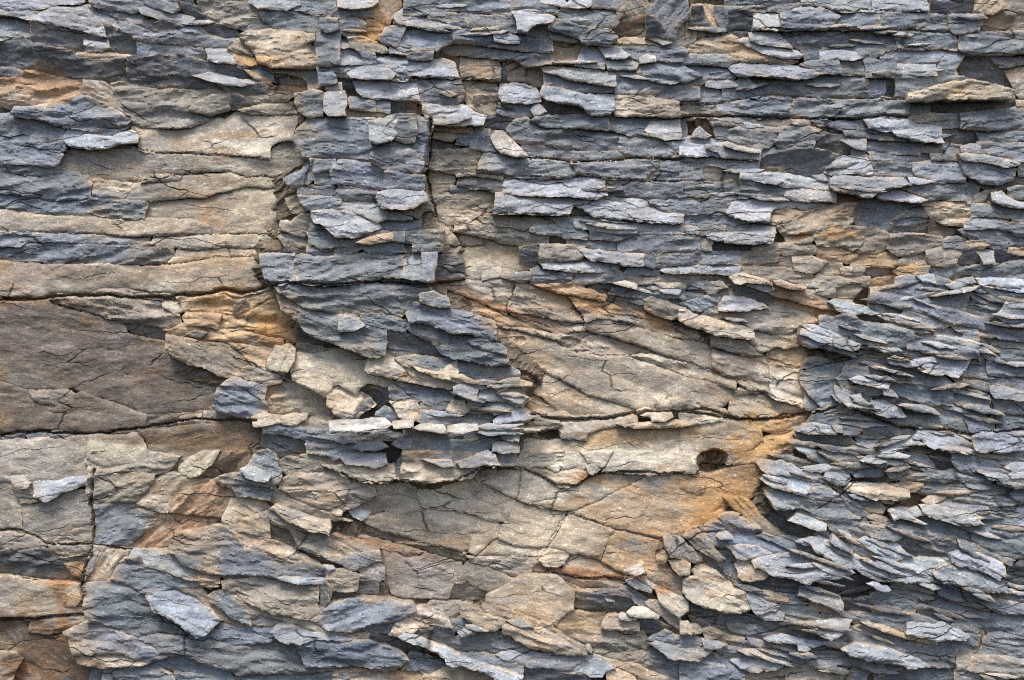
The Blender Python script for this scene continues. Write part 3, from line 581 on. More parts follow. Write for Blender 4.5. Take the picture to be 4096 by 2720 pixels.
F B 34 3 ; 1040,1085 1160,1045 1230,1050 1220,1095 1120,1095
F C 32 0 ; 725,1270 780,1200 855,1200 860,1240 920,1250 850,1290 760,1290
F L 30 12 ; 860,1180 960,1200 1060,1215 1000,1240 880,1225
F L 33 5 ; 990,1220 1140,1210 1205,1240 1190,1260 1060,1290 1000,1260
F B 26 12 ; 860,1290 940,1260 1060,1300 1050,1340 960,1375 840,1330
F L 35 -10 ; 1050,1340 1130,1290 1210,1250 1345,1300 1300,1325 1160,1350 1050,1370
F L 31 8 ; 1180,1250 1260,1260 1320,1280 1240,1290
F B 22 0 ; 770,1160 860,1175 870,1195 790,1200
F W 40 0 ; -80,1350 120,1345 300,1325 350,1370 200,1410 60,1420 -80,1410 ; cream white lip ledge under the dome
F W 42 3 ; 360,1355 490,1345 490,1375 370,1385
F W 43 8 ; 740,1390 820,1370 940,1365 940,1400 830,1430 740,1410
F W 39 15 ; 500,1385 640,1365 700,1380 730,1425 600,1410
F T 36 0 ; 945,1380 1050,1365 1050,1395 960,1400
F B 34 3 ; 1060,1370 1260,1340 1250,1400 1220,1480 1120,1460 1060,1400
S B 26 5 ; 440,1430 600,1420 760,1440 900,1410 1120,1410 1100,1450 900,1460 700,1460 560,1470 430,1450
S B 24 5 ; -240,1390 0,1400 100,1420 300,1400 440,1440 360,1480 230,1480 160,1500 0,1490 -240,1440
F B 32 -5 ; 350,1500 400,1455 485,1465 480,1535 400,1530
F B 32 -3 ; 70,1530 120,1500 260,1475 325,1525 240,1550 140,1545
S B 28 3 ; 490,1470 700,1460 900,1460 1070,1490 1000,1530 800,1620 440,1620 480,1540 ; dark blue broad ledge below the white lips
F L 34 5 ; 1050,1500 1160,1490 1230,1520 1230,1560 1120,1568 1050,1550
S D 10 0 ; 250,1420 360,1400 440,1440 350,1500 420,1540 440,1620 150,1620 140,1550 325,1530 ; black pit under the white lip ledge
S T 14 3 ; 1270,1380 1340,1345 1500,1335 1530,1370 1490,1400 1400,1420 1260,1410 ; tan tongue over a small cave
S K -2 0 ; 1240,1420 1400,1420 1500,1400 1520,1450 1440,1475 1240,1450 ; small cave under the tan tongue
P C 6 0 ; 1240,1455 1440,1478 1520,1470 1530,1560 1500,1640 1230,1640 1225,1500
P C 9 5 ; 1500,1350 1720,1345 1840,1320 1990,1280 2060,1290 2040,1350 1760,1410 1700,1440 1700,1480 1520,1465 1500,1400
P T 7 -8 ; 1705,1430 1900,1390 2100,1400 2361,1370 2420,1400 2420,1640 2000,1640 1650,1640 1680,1500 ; long cream and brown wall above the round hole
F C 14 3 ; 1890,1360 2000,1370 2280,1350 2361,1340 2640,1300 2640,1340 2361,1385 2060,1395
P C 8 -10 ; 1520,1470 1700,1480 1660,1568 1640,1640 1510,1640
S D 6 12 ; 1840,475 1960,480 2080,510 2120,540 2100,585 1960,555 1830,522
S B 11 12 ; 1880,420 2000,420 2080,440 2130,490 2060,500 1960,480 1850,462
S B 14 8 ; 2080,430 2200,420 2380,420 2380,500 2240,490 2130,470
F L 18 5 ; 2200,440 2260,425 2355,435 2330,470 2230,460
S G 14 20 ; 2110,510 2180,490 2240,510 2380,560 2380,630 2240,605 2150,600 2100,575
F D 9 15 ; 2240,500 2380,500 2380,560 2260,530
F T 16 -5 ; 2170,385 2380,385 2380,420 2210,420
F W 22 15 ; 1880,388 1960,380 2040,405 2042,432 1960,412
S T 4 22 ; 1980,890 2200,880 2361,935 2600,1010 2720,1040 2720,1120 2560,1080 2361,1025 2140,945
S T 5 22 ; 1160,590 1400,630 1580,665 1680,665 1680,715 1500,745 1340,680 1180,610
S B 22 5 ; -250,1500 60,1500 150,1510 130,1560 -50,1600 -240,1560
S T 9 3 ; 1310,1310 1460,1300 1600,1310 1900,1290 1760,1330 1530,1340 1340,1345
S T 8 10 ; 600,390 740,370 860,370 730,430 725,480 640,440
#21
S T 7 20 ; 195,760 430,775 475,820 535,870 560,890 470,898 350,870 200,825 ; 
S T 5 22 ; 200,832 350,875 470,900 560,905 600,965 605,1080 590,1160 400,1065 330,1040 200,990 ; smooth mauve plate in the great tan slab
S C 6 22 ; 605,970 700,975 820,985 850,1000 815,1050 850,1130 870,1150 835,1250 780,1230 650,1200 600,1165 605,1080 ; cream knob wall with dark spots beside the dark boulder
S T 4 20 ; 360,1130 540,1140 640,1200 830,1240 830,1265 700,1290 640,1320 520,1320 400,1290 340,1265 ; cream and peach tip of the great tan slab
S O 3 10 ; 600,890 700,840 800,800 880,850 870,900 840,985 700,965 620,970 580,920
S T 8 20 ; 600,750 740,740 820,690 815,780 850,820 700,845 640,800
F T 8 20 ; 500,720 600,750 680,810 530,870 470,790
F K 2 0 ; 650,1240 720,1240 860,1270 880,1300 700,1290
B B 20 0 ; 860,905 940,898 1110,950 1130,970 1060,1050 1050,1140 1070,1240 960,1255 900,1190 860,1130 830,1110 808,1040 830,960 ; dark slate boulder between the great tan slab and the leaf stack
F B 15 0 ; 850,1150 905,1195 950,1250 880,1265 835,1250
S G 18 3 ; -20,80 210,90 200,165 -20,165
F L 21 0 ; 165,40 200,25 310,40 305,95 240,95 180,70
S L 23 -5 ; 285,80 300,35 420,20 500,-30 640,-20 650,40 620,105 540,120 440,120 360,115 290,105 ; pale angular block with a facetted head
F B 18 0 ; 0,-10 100,0 110,80 60,80 -20,55
F B 18 0 ; 110,-20 300,-10 290,35 190,30 170,60 115,80
S K 6 0 ; 640,20 680,20 705,100 625,110
S G 17 -15 ; 690,15 860,10 920,20 900,60 850,110 720,110 700,60
S D 6 0 ; 215,105 470,125 480,160 200,160
S G 17 3 ; 925,15 1060,10 1240,30 1440,55 1420,120 1340,180 1200,170 1060,130 930,125 ; tan streaked course stone mid way along the stained band
S G 17 3 ; 1440,55 1560,40 1680,50 1800,70 1810,120 1700,150 1640,175 1500,175 1440,140
S G 16 5 ; 480,150 560,115 700,108 920,135 920,190 780,190 680,170 490,165
S O 13 5 ; 925,135 1060,140 1220,180 1200,230 1140,250 1060,240 925,210 ; rust stained stone in the warm band
S B 17 0 ; -20,170 180,175 470,172 465,190 410,195 400,260 200,260 -20,255 ; straight blue bar at the start of the warm band
S G 16 3 ; 410,200 470,175 670,178 660,220 640,265 500,262 410,255
F O 13 -10 ; 665,200 760,200 755,270 650,268
S G 17 3 ; 765,200 860,195 1005,240 940,310 880,330 780,300 ; pale grey pentagon stone in the warm band
S G 15 3 ; 400,262 640,270 860,330 930,345 700,355 600,360 390,310
S G 12 3 ; 1010,245 1100,250 1110,320 1090,340 940,340 950,300
S O 12 5 ; 1160,250 1240,190 1400,200 1470,210 1460,290 1300,270 1160,280
S G 16 5 ; 1090,290 1200,265 1260,290 1240,345 1110,345
F D 6 0 ; 1255,300 1300,275 1400,285 1460,315 1400,345 1250,330
S G 14 -10 ; 1470,270 1560,220 1660,180 1690,210 1700,260 1560,275
S G 15 -5 ; 1460,310 1500,275 1700,275 1690,320 1640,330 1500,325
F O 16 0 ; 1590,285 1700,280 1680,320 1610,330
B G 17 0 ; 1680,160 1840,148 1920,160 1930,190 1880,250 1730,270 1690,230 ; grey rounded shield shaped block in the warm band
B D 14 0 ; 1930,165 2030,160 2070,220 2060,260 1910,262 1900,230
F L 20 0 ; 2030,160 2150,165 2150,250 2080,255 2060,200
S D 12 5 ; 2160,170 2270,190 2361,220 2300,240 2160,250
S B 18 -10 ; 1820,130 1845,65 1900,60 1960,80 1950,140
S T 19 -5 ; 1960,95 2060,120 2120,130 2080,150 1960,140
S B 17 10 ; 1900,20 2040,-20 2250,30 2340,90 2361,140 2240,140 2100,110 1960,70 ; slanting slate band at the frame edge
S B 20 12 ; 2000,-20 2200,20 2361,60 2480,80 2480,10 2361,-20
F T 18 0 ; 2260,150 2361,140 2480,140 2480,220 2361,210 2250,180
S B 13 -10 ; 1710,275 1790,290 1960,275 2150,260 2361,220 2480,230 2480,350 2100,345 1900,330 1750,330
S L 19 2 ; -20,275 110,255 310,268 395,265 380,320 300,315 250,295 100,300 -20,330
S T 10 5 ; -20,340 180,330 330,340 350,380 180,365 -20,370
S B 15 5 ; -20,375 100,365 280,380 310,420 220,450 100,430 -20,430
S B 12 5 ; -20,440 120,440 180,460 100,490 -20,515
F G 12 5 ; 250,440 345,420 345,470 270,465
S B 14 25 ; -20,530 100,490 200,465 280,490 240,550 250,590 180,615 90,590 ; dark blue wedge under the white blade
S L 18 5 ; 245,545 300,480 400,485 560,530 600,560 480,570 300,585 250,575 ; pale blunt nosed slate beside the warm blade
S C 26 12 ; 325,345 370,335 480,345 580,370 620,400 560,385 480,390 370,370 ; cream blade jutting over the dark gap
F C 28 12 ; 635,380 680,375 800,410 855,425 840,440 740,430 650,400
S D 10 12 ; 360,415 470,420 620,470 620,560 560,530 480,490 360,480
S C 20 14 ; 590,440 630,400 740,420 860,450 1000,490 1040,520 1070,575 980,570 860,540 740,490 640,470 ; pinkish cream plank slab in the slanting bed
F L 18 10 ; 410,385 500,390 620,410 600,440 500,425
F L 20 5 ; 820,395 930,390 940,420 880,410
S G 16 5 ; 720,370 860,350 980,345 930,390 820,395 760,390
S G 19 0 ; 935,430 990,360 1070,340 1150,360 1240,390 1150,390 1060,430 1050,490 1000,485 940,450 ; tan faceted block with a crest beside the rust corner
S T 16 0 ; 1060,430 1150,385 1255,410 1200,470 1165,508 1080,495
F G 17 0 ; 1130,350 1290,350 1290,400 1260,415
S O 6 0 ; 1290,370 1380,350 1480,340 1470,410 1400,405 1300,410 ; rust orange stones in the corner above the long plank
F K 2 0 ; 1190,500 1260,415 1290,420 1280,540 1200,530
S O 9 14 ; 620,480 740,510 860,545 1000,580 1090,590 1060,615 950,640 860,590 740,555 640,530 ; rusty brown layer under the pinkish cream plank
S T 11 5 ; 190,610 260,590 420,590 620,555 740,570 860,605 960,650 880,670 820,680 740,740 600,735 480,690 360,660 250,640 ; brown grey diamond slab over the great tan slab
S C 20 12 ; -20,570 100,600 250,650 370,665 430,685 500,735 495,775 360,770 200,730 50,690 -20,630 ; cream faced sliver slab with a pale blue back
F D 5 0 ; 490,730 600,735 620,770 520,775
S B 22 -20 ; 1480,345 1560,330 1700,380 1740,420 1690,480 1620,460 1540,430 1480,410
F L 25 10 ; 1630,340 1740,330 1750,395 1660,380
F L 27 -25 ; 1830,400 1900,380 2010,350 2020,380 1930,405 1925,440 1860,425
F B 22 20 ; 1760,345 1880,385 1850,400 1760,390
S B 24 22 ; 1290,480 1300,420 1440,410 1560,450 1700,500 1900,570 2100,640 2230,700 2361,740 2480,780 2361,790 2200,760 2060,710 1900,660 1780,630 1640,585 1500,560 1380,530 1290,520 ; long slanting grey plank across the leaf stack
F B 20 10 ; 1290,525 1400,540 1500,570 1490,600 1380,600 1290,560
S B 20 15 ; 1700,400 1840,410 1980,470 1950,590 1820,550 1690,490
S B 16 10 ; 1960,510 2100,540 2220,580 2200,640 2080,640 1960,590
F B 19 18 ; 1980,460 2080,480 2180,540 2060,530
S B 22 12 ; 1960,420 2060,420 2200,470 2361,500 2480,510 2480,450 2361,460 2200,440 2080,415
S L 23 8 ; 2040,360 2140,345 2361,380 2480,390 2480,460 2361,460 2200,430 2080,400 ; pale slanting plank touching the frame edge
S L 26 5 ; 2160,625 2220,560 2250,510 2361,530 2480,540 2480,690 2361,690 2250,670 ; star shaped pale slate at the frame edge
S L 26 12 ; 1010,520 1060,510 1160,525 1280,570 1360,600 1320,610 1200,580 1080,560 ; white blue blade at the head of the leaf stack
S D 12 10 ; 1190,620 1280,600 1400,650 1340,665 1250,645
F L 25 10 ; 1360,610 1430,600 1520,650 1440,650
S L 25 18 ; 1500,620 1540,580 1660,600 1760,640 1850,690 1740,680 1620,665 1520,650 ; sharp pale leaf near the top of the leaf stack
F B 22 14 ; 1380,650 1540,680 1700,700 1900,720 1960,780 1800,760 1640,730 1480,690
S B 29 15 ; 950,610 1010,610 1180,640 1320,670 1440,680 1560,710 1620,750 1580,800 1440,830 1300,780 1160,750 1040,720 950,690 ; long thick grey plank at the head of the leaf stack
S B 27 12 ; 1590,740 1740,760 1900,790 2050,820 2040,905 1940,910 1800,880 1640,850 1560,840
S B 22 10 ; 1860,690 1960,680 2050,710 2050,800 1900,780 1960,740
F B 20 70 ; 2060,710 2120,750 2110,900 2060,930 2040,900
S L 30 25 ; 835,680 880,675 980,710 1060,745 1110,760 1070,775 980,750 880,720
S L 33 25 ; 820,700 860,715 960,760 1050,790 1040,810 960,800 870,765 815,745
S B 31 20 ; 812,745 870,768 960,800 1100,850 1220,880 1200,905 1120,880 1000,840 900,820 830,790 ; blunt stacked edge of slates at the tip of the leaf stack
F L 35 25 ; 1050,790 1120,780 1230,820 1220,850 1140,850 1060,820
S B 27 12 ; 1220,790 1320,780 1440,830 1540,850 1530,870 1400,860 1280,840
F B 24 15 ; 1400,900 1540,890 1740,885 1640,920 1500,930
S L 30 8 ; 1600,920 1740,895 1900,905 1990,925 1960,1000 1900,1035 1800,1010 1660,970 ; big pale fish shaped slate in the leaf stack
F L 31 12 ; 1420,900 1500,930 1620,935 1640,980 1540,970 1440,940
S B 22 12 ; 1220,850 1340,850 1400,900 1440,960 1300,930 1210,910
S B 21 15 ; 1110,910 1200,910 1300,960 1280,975 1140,950
S D 9 8 ; 940,840 1000,850 1110,900 1110,950 1020,910 930,895
S B 25 15 ; 1370,970 1500,960 1640,1000 1780,1030 1760,1110 1640,1095 1520,1075 1390,1010 ; thick grey slate under the fish shaped one
S B 16 10 ; 1930,1030 1990,940 2090,960 2110,1060 1960,1050
F L 26 -50 ; 1770,1060 1810,1040 1880,1110 1880,1130 1780,1115
S B 25 20 ; 1060,1050 1130,965 1250,970 1400,1030 1520,1080 1430,1080 1300,1050 1180,1060 1100,1100
F L 31 15 ; 1150,1050 1220,1030 1340,1060 1435,1090 1420,1115 1320,1100 1200,1070
S B 24 15 ; 1430,1090 1560,1080 1740,1115 1860,1135 1870,1240 1740,1220 1600,1180 1490,1160 ; grey plank in the middle of the leaf stack
S B 22 15 ; 1870,1140 2000,1145 2120,1170 2130,1230 1940,1230 1880,1200
S B 18 15 ; 1880,1050 2000,1060 2110,1090 2110,1160 1950,1140
S L 28 30 ; 1065,1110 1130,1120 1180,1160 1250,1200 1260,1240 1160,1240 1080,1200 ; frosty pale wedge under the dark boulder edge
F L 31 15 ; 1165,1170 1230,1160 1250,1200 1200,1210
F B 25 10 ; 1170,1110 1300,1100 1400,1150 1300,1170 1180,1135
F L 30 25 ; 1390,1130 1440,1130 1490,1180 1400,1155
S L 29 15 ; 1310,1200 1400,1200 1500,1260 1530,1310 1420,1320 1300,1280 ; pale square leaf above the lower gap of the leaf stack
S B 23 20 ; 1260,1180 1310,1180 1300,1290 1440,1325 1600,1330 1620,1380 1500,1370 1300,1320 1260,1280
F L 28 22 ; 1500,1220 1620,1230 1740,1270 1780,1300 1660,1280
S B 22 18 ; 1620,1300 1700,1290 1860,1310 1960,1350 1980,1420 1840,1400 1700,1350
S B 20 14 ; 1740,1240 1900,1250 1950,1300 1960,1340 1820,1300
S B 21 18 ; 1960,1270 2060,1270 2160,1360 2160,1400 1980,1420 1960,1340 ; dark grey corner stone by the steep seam
F L 23 10 ; 1950,1220 2120,1225 2130,1260 1960,1250
S T 13 80 ; 2120,1180 2140,1200 2180,1390 2150,1400
S B 17 8 ; 2130,780 2361,800 2480,810 2480,860 2300,840 2130,820
S B 16 8 ; 2130,830 2361,850 2480,860 2480,950 2361,930 2120,920
S B 18 8 ; 2120,930 2361,940 2480,950 2480,1050 2361,1040 2110,1030
S B 15 8 ; 2130,1040 2361,1050 2480,1060 2480,1140 2361,1130 2130,1080
S L 23 8 ; 2125,1110 2200,1090 2300,1120 2361,1160 2480,1180 2480,1210 2300,1190 2160,1180 ; pale lens slate beyond the steep seam
S B 19 10 ; 2140,1190 2300,1220 2361,1240 2480,1250 2480,1310 2361,1300 2160,1260
S B 17 10 ; 2165,1280 2361,1320 2480,1330 2480,1430 2300,1400 2170,1390
S B 22 -20 ; 890,1350 960,1280 1080,1255 1150,1290 1110,1370 1000,1370 ; brownish capped chunk at the joint between stacks
S L 27 5 ; 820,1410 900,1355 1000,1370 1060,1410 1060,1430 920,1430
F L 29 10 ; 1040,1380 1105,1375 1100,1415 1070,1410
S B 24 10 ; 1110,1390 1150,1300 1230,1290 1350,1340 1260,1370 1200,1410 1120,1430
S B 20 20 ; 1250,1370 1380,1340 1500,1380 1510,1450 1380,1440 1260,1420
S D 16 10 ; 770,1440 900,1440 1060,1440 1180,1500 1100,1540 950,1540 850,1500
S G 14 0 ; 1510,1380 1640,1390 1600,1440 1510,1445
S L 25 20 ; 1590,1460 1650,1400 1780,1400 1900,1430 1980,1480 2020,1550 1990,1568 1860,1560 1700,1500 ; broad pale leaf under the steep seam
S L 24 8 ; 2000,1450 2080,1420 2361,1410 2480,1430 2480,1530 2361,1540 2200,1568 2040,1530 ; pale rounded ledge with a tan brow at the frame edge
S L 26 -20 ; 1400,1530 1480,1460 1560,1455 1700,1510 1620,1500 1520,1510 1420,1545 ; arched pale flake under the leaf stack
S B 19 10 ; 1220,1460 1380,1450 1480,1455 1400,1540 1240,1500
F D 14 0 ; 1530,1520 1620,1510 1680,1530 1640,1560 1540,1560
F L 24 10 ; 755,1500 800,1490 870,1530 950,1560 860,1568 800,1530
S O 5 -8 ; 640,1320 720,1295 890,1310 840,1370 790,1420 760,1470 720,1600 500,1640 320,1640 480,1540 700,1420 560,1380 470,1340 ; smooth ochre wall beside the lower leaf stack
P T 7 0 ; -20,1270 170,1262 290,1290 390,1330 560,1340 640,1330 460,1340 500,1390 540,1480 480,1540 330,1640 -20,1640 ; cream and rust mottled wall over the round hole
S B 20 18 ; 1320,1180 1500,1180 1620,1215 1700,1260 1740,1310 1620,1290 1520,1250 1440,1220
#02
P G 2 20 ; -20,0 25,0 30,120 90,240 150,400 160,540 70,530 -20,520
P G 3 -10 ; 30,0 190,-10 600,-20 620,100 560,150 420,190 380,300 230,345 140,350 90,240 35,140 ; mauve grey mottled panel with a frosted corner
F C 6 -20 ; 30,120 140,140 215,205 190,240 100,240
F D 5 0 ; 90,245 190,225 240,300 230,345 130,320
F L 6 -10 ; 230,190 400,150 590,130 610,200 420,270 340,330 240,300
P G 2 -10 ; 145,355 330,340 420,285 600,280 650,360 650,490 500,530 360,620 260,580 165,545 ; squarish grey panel at the frame edge below the frosted one
S G 5 0 ; 360,615 430,550 600,500 665,500 675,560 645,625 500,605
S G 8 5 ; -20,570 150,550 240,570 320,600 320,635 240,660 60,670 -20,650
S G 7 8 ; 325,630 500,608 640,625 640,670 560,690 450,720 400,700 ; tan triangular slip above the sooty block
S D 4 5 ; -20,660 100,672 300,645 440,720 600,690 590,800 555,885 300,875 120,845 -20,830 ; sooty dark block with a rusty end
F O 7 -30 ; 440,760 600,700 600,780 560,860 500,840
S T 6 0 ; -20,840 120,855 300,880 555,895 575,1000 590,1060 575,1120 400,1125 240,1140 80,1145 -20,1130 ; block stained blue and amber at the frame edge
F O 9 -50 ; 430,1000 530,930 575,1000 520,1060 450,1070
S G 4 0 ; 190,1240 210,1160 400,1130 590,1120 600,1160 440,1230 330,1270 ; hanging tan block with a scalloped base
P K 0 50 ; -20,1145 190,1160 200,1245 330,1270 440,1240 500,1390 530,1450 620,1480 620,1520 560,1640 -20,1640 ; rusty brown corner wall
F G 5 -10 ; -20,1370 100,1370 160,1420 80,1560 -20,1600
B T 14 -60 ; 640,635 900,655 880,720 830,740 790,790 750,880 600,890 555,885 580,790 610,720 ; tan block with a lifted bright edge between two blue blocks
F L 17 -65 ; 640,640 665,660 640,800 575,885 558,880 590,780
S G 10 -10 ; 600,100 800,130 1050,150 1020,250 950,340 760,335 750,360 660,350 605,300 630,180 ; grey rounded block heading a bent course
S G 8 0 ; 570,50 640,-20 1000,-20 1250,20 1200,90 1020,130 800,130 620,120
F K 7 5 ; 790,105 980,80 960,115 820,125
F C 10 -35 ; 1240,80 1320,20 1400,-20 1520,-20 1480,60 1400,140 1320,160 1240,120
S K 4 -35 ; 1400,140 1500,40 1560,-20 1760,-20 1700,60 1640,130 1400,165
S T 9 -8 ; 1020,240 1150,155 1280,165 1450,190 1200,310 1160,410 1060,390 950,345 ; grey half of the bent course next to the salmon hump
S O 12 -30 ; 1150,405 1220,280 1400,210 1480,195 1560,240 1640,290 1600,360 1520,440 1400,440 1280,415 ; salmon orange hump with a rusty belly
S B 8 -10 ; 660,360 750,340 900,350 1000,380 1120,415 1060,500 930,600 890,650 780,640 660,620 680,520 655,440 ; blue face inside the bent course
S O 5 -25 ; 890,650 970,560 1120,410 1280,425 1500,450 1460,500 1280,525 1200,560 1170,650 1000,655 ; rusty brown scoop under the salmon hump
S B 24 20 ; 1500,180 1560,145 1680,130 1760,0 1840,-30 1940,120 1930,200 1900,240 1700,210 1600,215 ; fishtail blue tip over the salmon hump
F L 29 10 ; 1655,110 1760,95 1870,160 1850,200 1760,190 1700,170
F B 22 10 ; 1610,235 1740,240 1900,240 1860,320 1780,300 1640,290
S T 16 30 ; 1545,420 1600,300 1740,320 1850,380 1700,450 1600,510 1570,490 ; tan angular slab with a raised edge under the fishtail
F T 18 25 ; 1600,510 1700,440 1855,395 1870,590 1700,550
S T 17 25 ; 1880,390 2020,440 2180,490 2300,600 2200,640 2060,650 2000,530 1880,490
S C 26 20 ; 1870,385 1900,375 2080,430 2260,480 2260,550 2150,540 1980,470 ; long cream plank lying in a groove
S K 8 30 ; 1870,460 2000,520 2080,620 2200,690 2361,780 2361,800 2200,750 1960,620 1870,590
S T 20 12 ; 1930,210 2000,140 2361,150 2420,200 2361,430 2200,380 2060,330 1940,240 ; tan ridge block in the middle of the slanting bed
F G 18 15 ; 1860,320 1900,240 2120,350 2320,440 2440,470 2240,460 2060,400 1910,350
S G 19 5 ; 1910,80 2060,20 2160,-20 2361,80 2380,110 2200,130 1980,135
S T 18 25 ; 2040,650 2200,600 2361,568 2480,600 2620,665 2480,722 2361,718 2280,735 ; 
S B 22 15 ; 1170,660 1210,570 1420,510 1590,540 1680,620 1700,680 1900,690 2100,730 2240,790 2260,860 2100,865 1940,850 1820,820 1640,880 1520,840 1400,830 1280,780 ; great whale backed blue slab
S T 17 20 ; 1600,540 1740,560 1900,610 2100,700 2200,760 2200,790 2000,780 1860,700 1700,680
S G 24 12 ; 1540,890 1660,870 1900,870 2100,900 2210,905 2200,1060 2220,1100 2100,1140 1900,1110 1700,1030 1560,940 ; tan underside face of the whale backed slab
B D 25 70 ; 2205,905 2250,880 2290,1000 2240,1090 2215,1040
F L 28 5 ; 1920,860 2060,860 2240,880 2240,905 2060,905 1960,880
C L 27 20 ; 2230,770 2300,775 2320,800 2270,820 ; tiny pale chip resting beside the whale backed slab
S B 19 5 ; 790,860 830,750 1000,780 1100,800 1300,870 1360,880 1500,900 1400,925 1280,915 1150,945 960,930 870,900 ; low blue slab with a white crest under the whale backed one
S L 17 10 ; 830,750 900,660 1100,660 1200,700 1300,780 1510,830 1520,890 1300,870 1100,800
F D 18 10 ; 860,730 960,710 1010,780 900,785
F O 22 10 ; 1330,850 1440,840 1520,850 1500,920 1400,920
S B 20 10 ; 565,930 580,900 760,890 900,930 1010,990 1060,1100 1200,1150 1360,1260 1200,1250 1060,1240 940,1270 820,1230 700,1180 600,1160 575,1080 600,1030 ; blue block shaped like a boot toe at the bed bend
S L 24 18 ; 1010,990 1200,940 1360,1000 1440,1060 1520,1160 1440,1230 1360,1265 1200,1150 1060,1090 ; blue plate with a frosted crest beside the boot toe
S T 16 25 ; 1230,930 1400,930 1440,1000 1600,1100 1700,1190 1600,1190 1520,1150 1440,1060 1340,980
S B 22 25 ; 1430,985 1520,975 1620,1000 1720,1100 1730,1180 1620,1150 1540,1090 1450,1030 ; small blue tilted slab with a crisp end
F T 21 22 ; 1590,980 1700,1000 1860,1100 1940,1150 1740,1100 1640,1040
F T 22 22 ; 1640,940 1800,1010 1960,1100 2060,1140 1940,1130 1760,1040
F B 20 5 ; 1735,1110 1880,1130 1960,1165 1840,1185 1735,1175
S B 18 8 ; 1420,1270 1500,1190 1640,1200 1800,1210 1900,1200 1880,1290 1740,1330 1600,1320
S L 26 5 ; 1870,1240 1990,1180 2160,1230 2400,1250 2500,1280 2361,1300 2200,1280 2080,1320 1960,1290 ; pale scaly ridge between blue slabs
S B 26 -8 ; 2160,1150 2300,1030 2420,1005 2600,1010 2850,1040 2880,1080 2800,1160 2600,1180 2420,1240 2280,1230
F T 24 15 ; 1940,1150 2100,1150 2240,1220 2420,1250 2200,1240
S B 22 14 ; 440,1240 580,1165 700,1185 860,1250 960,1290 1080,1350 1140,1400 1020,1450 900,1400 760,1385 520,1395 490,1320 ; thick blue tongue slab at the lower bend
S C 22 4 ; 525,1410 640,1390 840,1390 1000,1450 900,1475 780,1485 640,1450 540,1450
S B 17 12 ; 950,1285 1080,1245 1240,1260 1420,1290 1640,1340 1860,1320 1900,1285 2040,1330 2200,1290 2361,1300 2560,1310 2720,1400 2800,1430 2600,1490 2361,1490 2100,1520 1900,1510 1640,1500 1480,1470 1240,1390 1080,1340 ; long dark blue slab sweeping along the foot
F B 19 15 ; 1240,1290 1440,1300 1640,1410 1680,1480 1560,1500 1400,1440 1240,1380
F B 12 10 ; 1040,1450 1240,1400 1400,1440 1560,1510 1640,1568 1440,1560 1200,1500
S B 14 5 ; 720,1490 900,1485 1080,1490 1200,1568 1240,1640 700,1640
F B 8 50 ; 610,1568 640,1480 700,1490 730,1640 600,1640
S B 13 8 ; 1200,1500 1400,1530 1640,1560 1900,1530 2100,1530 2361,1500 2600,1500 2600,1640 1250,1640
#12
S B 24 20 ; -100,735 0,720 50,715 180,680 255,670 262,745 180,780 60,810 20,760
F B 20 20 ; 100,800 220,760 300,790 300,870 260,880 180,840
S T 26 5 ; -100,800 60,810 130,860 110,950 60,960 -40,930 -110,860
F D 22 10 ; 110,840 200,860 260,910 240,980 180,985 110,960
F D 15 3 ; -140,960 0,970 140,985 100,1000 -100,1010
S L 27 4 ; -20,0 100,0 310,0 310,70 240,105 150,75 40,80 ; short blue shelf flake over the cream bulge
S C 24 15 ; -140,80 0,85 80,80 200,100 350,90 375,160 330,195 230,205 130,190 40,150 -20,120 ; cream bulge below the blue flakes
S T 32 2 ; 400,180 430,-20 480,-20 900,-20 940,90 880,150 780,190 700,200 560,210 440,190 360,175 ; pale brown keel of the boss with a worn sheen
S D 26 70 ; 360,150 395,60 430,-20 440,0 410,180 370,165
F L 37 8 ; 555,40 640,45 760,45 775,90 700,95 620,60
F L 36 5 ; 790,60 1010,-10 1060,20 1100,80 1050,95 980,70 920,95 830,100
S B 28 0 ; 1080,-20 1225,-20 1190,90 1110,90 1080,40
S C 12 -5 ; 1210,-20 1540,-20 1530,90 1490,130 1410,95 1280,95 1200,85 1200,40 ; bright cream knob beside the rusty edged lobe
P C 10 0 ; 1540,-20 1680,-20 1760,100 1600,100 1530,110
P C 11 -10 ; 1650,-20 1880,-20 1810,110 1700,60
P C 11 -6 ; 1890,-20 2700,-20 2500,60 2440,150 2361,135 2180,130 1990,135 1880,130 1805,128 1840,60 ; pale cream lip above the thin dark line
F L 16 30 ; 1690,85 1750,75 1790,110 1740,155 1710,130
S O 10 10 ; 1290,100 1380,95 1490,135 1610,100 1690,90 1720,140 1700,170 1620,220 1500,215 1430,160 1340,120 ; rusty edged tan lobe under the bright cream knob
P T 4 10 ; 230,215 400,195 530,215 540,250 520,320 420,285 310,290 230,285
S G 14 15 ; -140,150 0,160 120,200 230,215 240,290 180,330 90,370 0,410 -60,300 ; brown block end tucked beside the cream bulge
P T 3 10 ; 90,380 200,300 320,290 440,290 540,320 570,380 460,430 380,430 300,400 200,430
F L 7 10 ; 40,390 120,380 210,400 180,440 140,460 90,430
P C 5 10 ; 540,225 700,205 880,180 960,215 960,260 900,300 1060,370 1205,320 1200,420 1130,480 970,440 800,400 640,375 570,370 525,300 ; creamy plate with an orange tint at the wall centre
P C 5 12 ; 970,200 1070,140 1140,100 1250,115 1245,220 1215,310 1120,280 1030,230 ; smooth cream plate under the boss keel
P T 7 0 ; 930,160 1000,100 1070,110 1050,170 950,185
P C 6 8 ; 1250,110 1350,150 1450,190 1500,250 1500,300 1350,340 1280,350 1215,320 1245,220 ; pale diamond plate with a nicked base
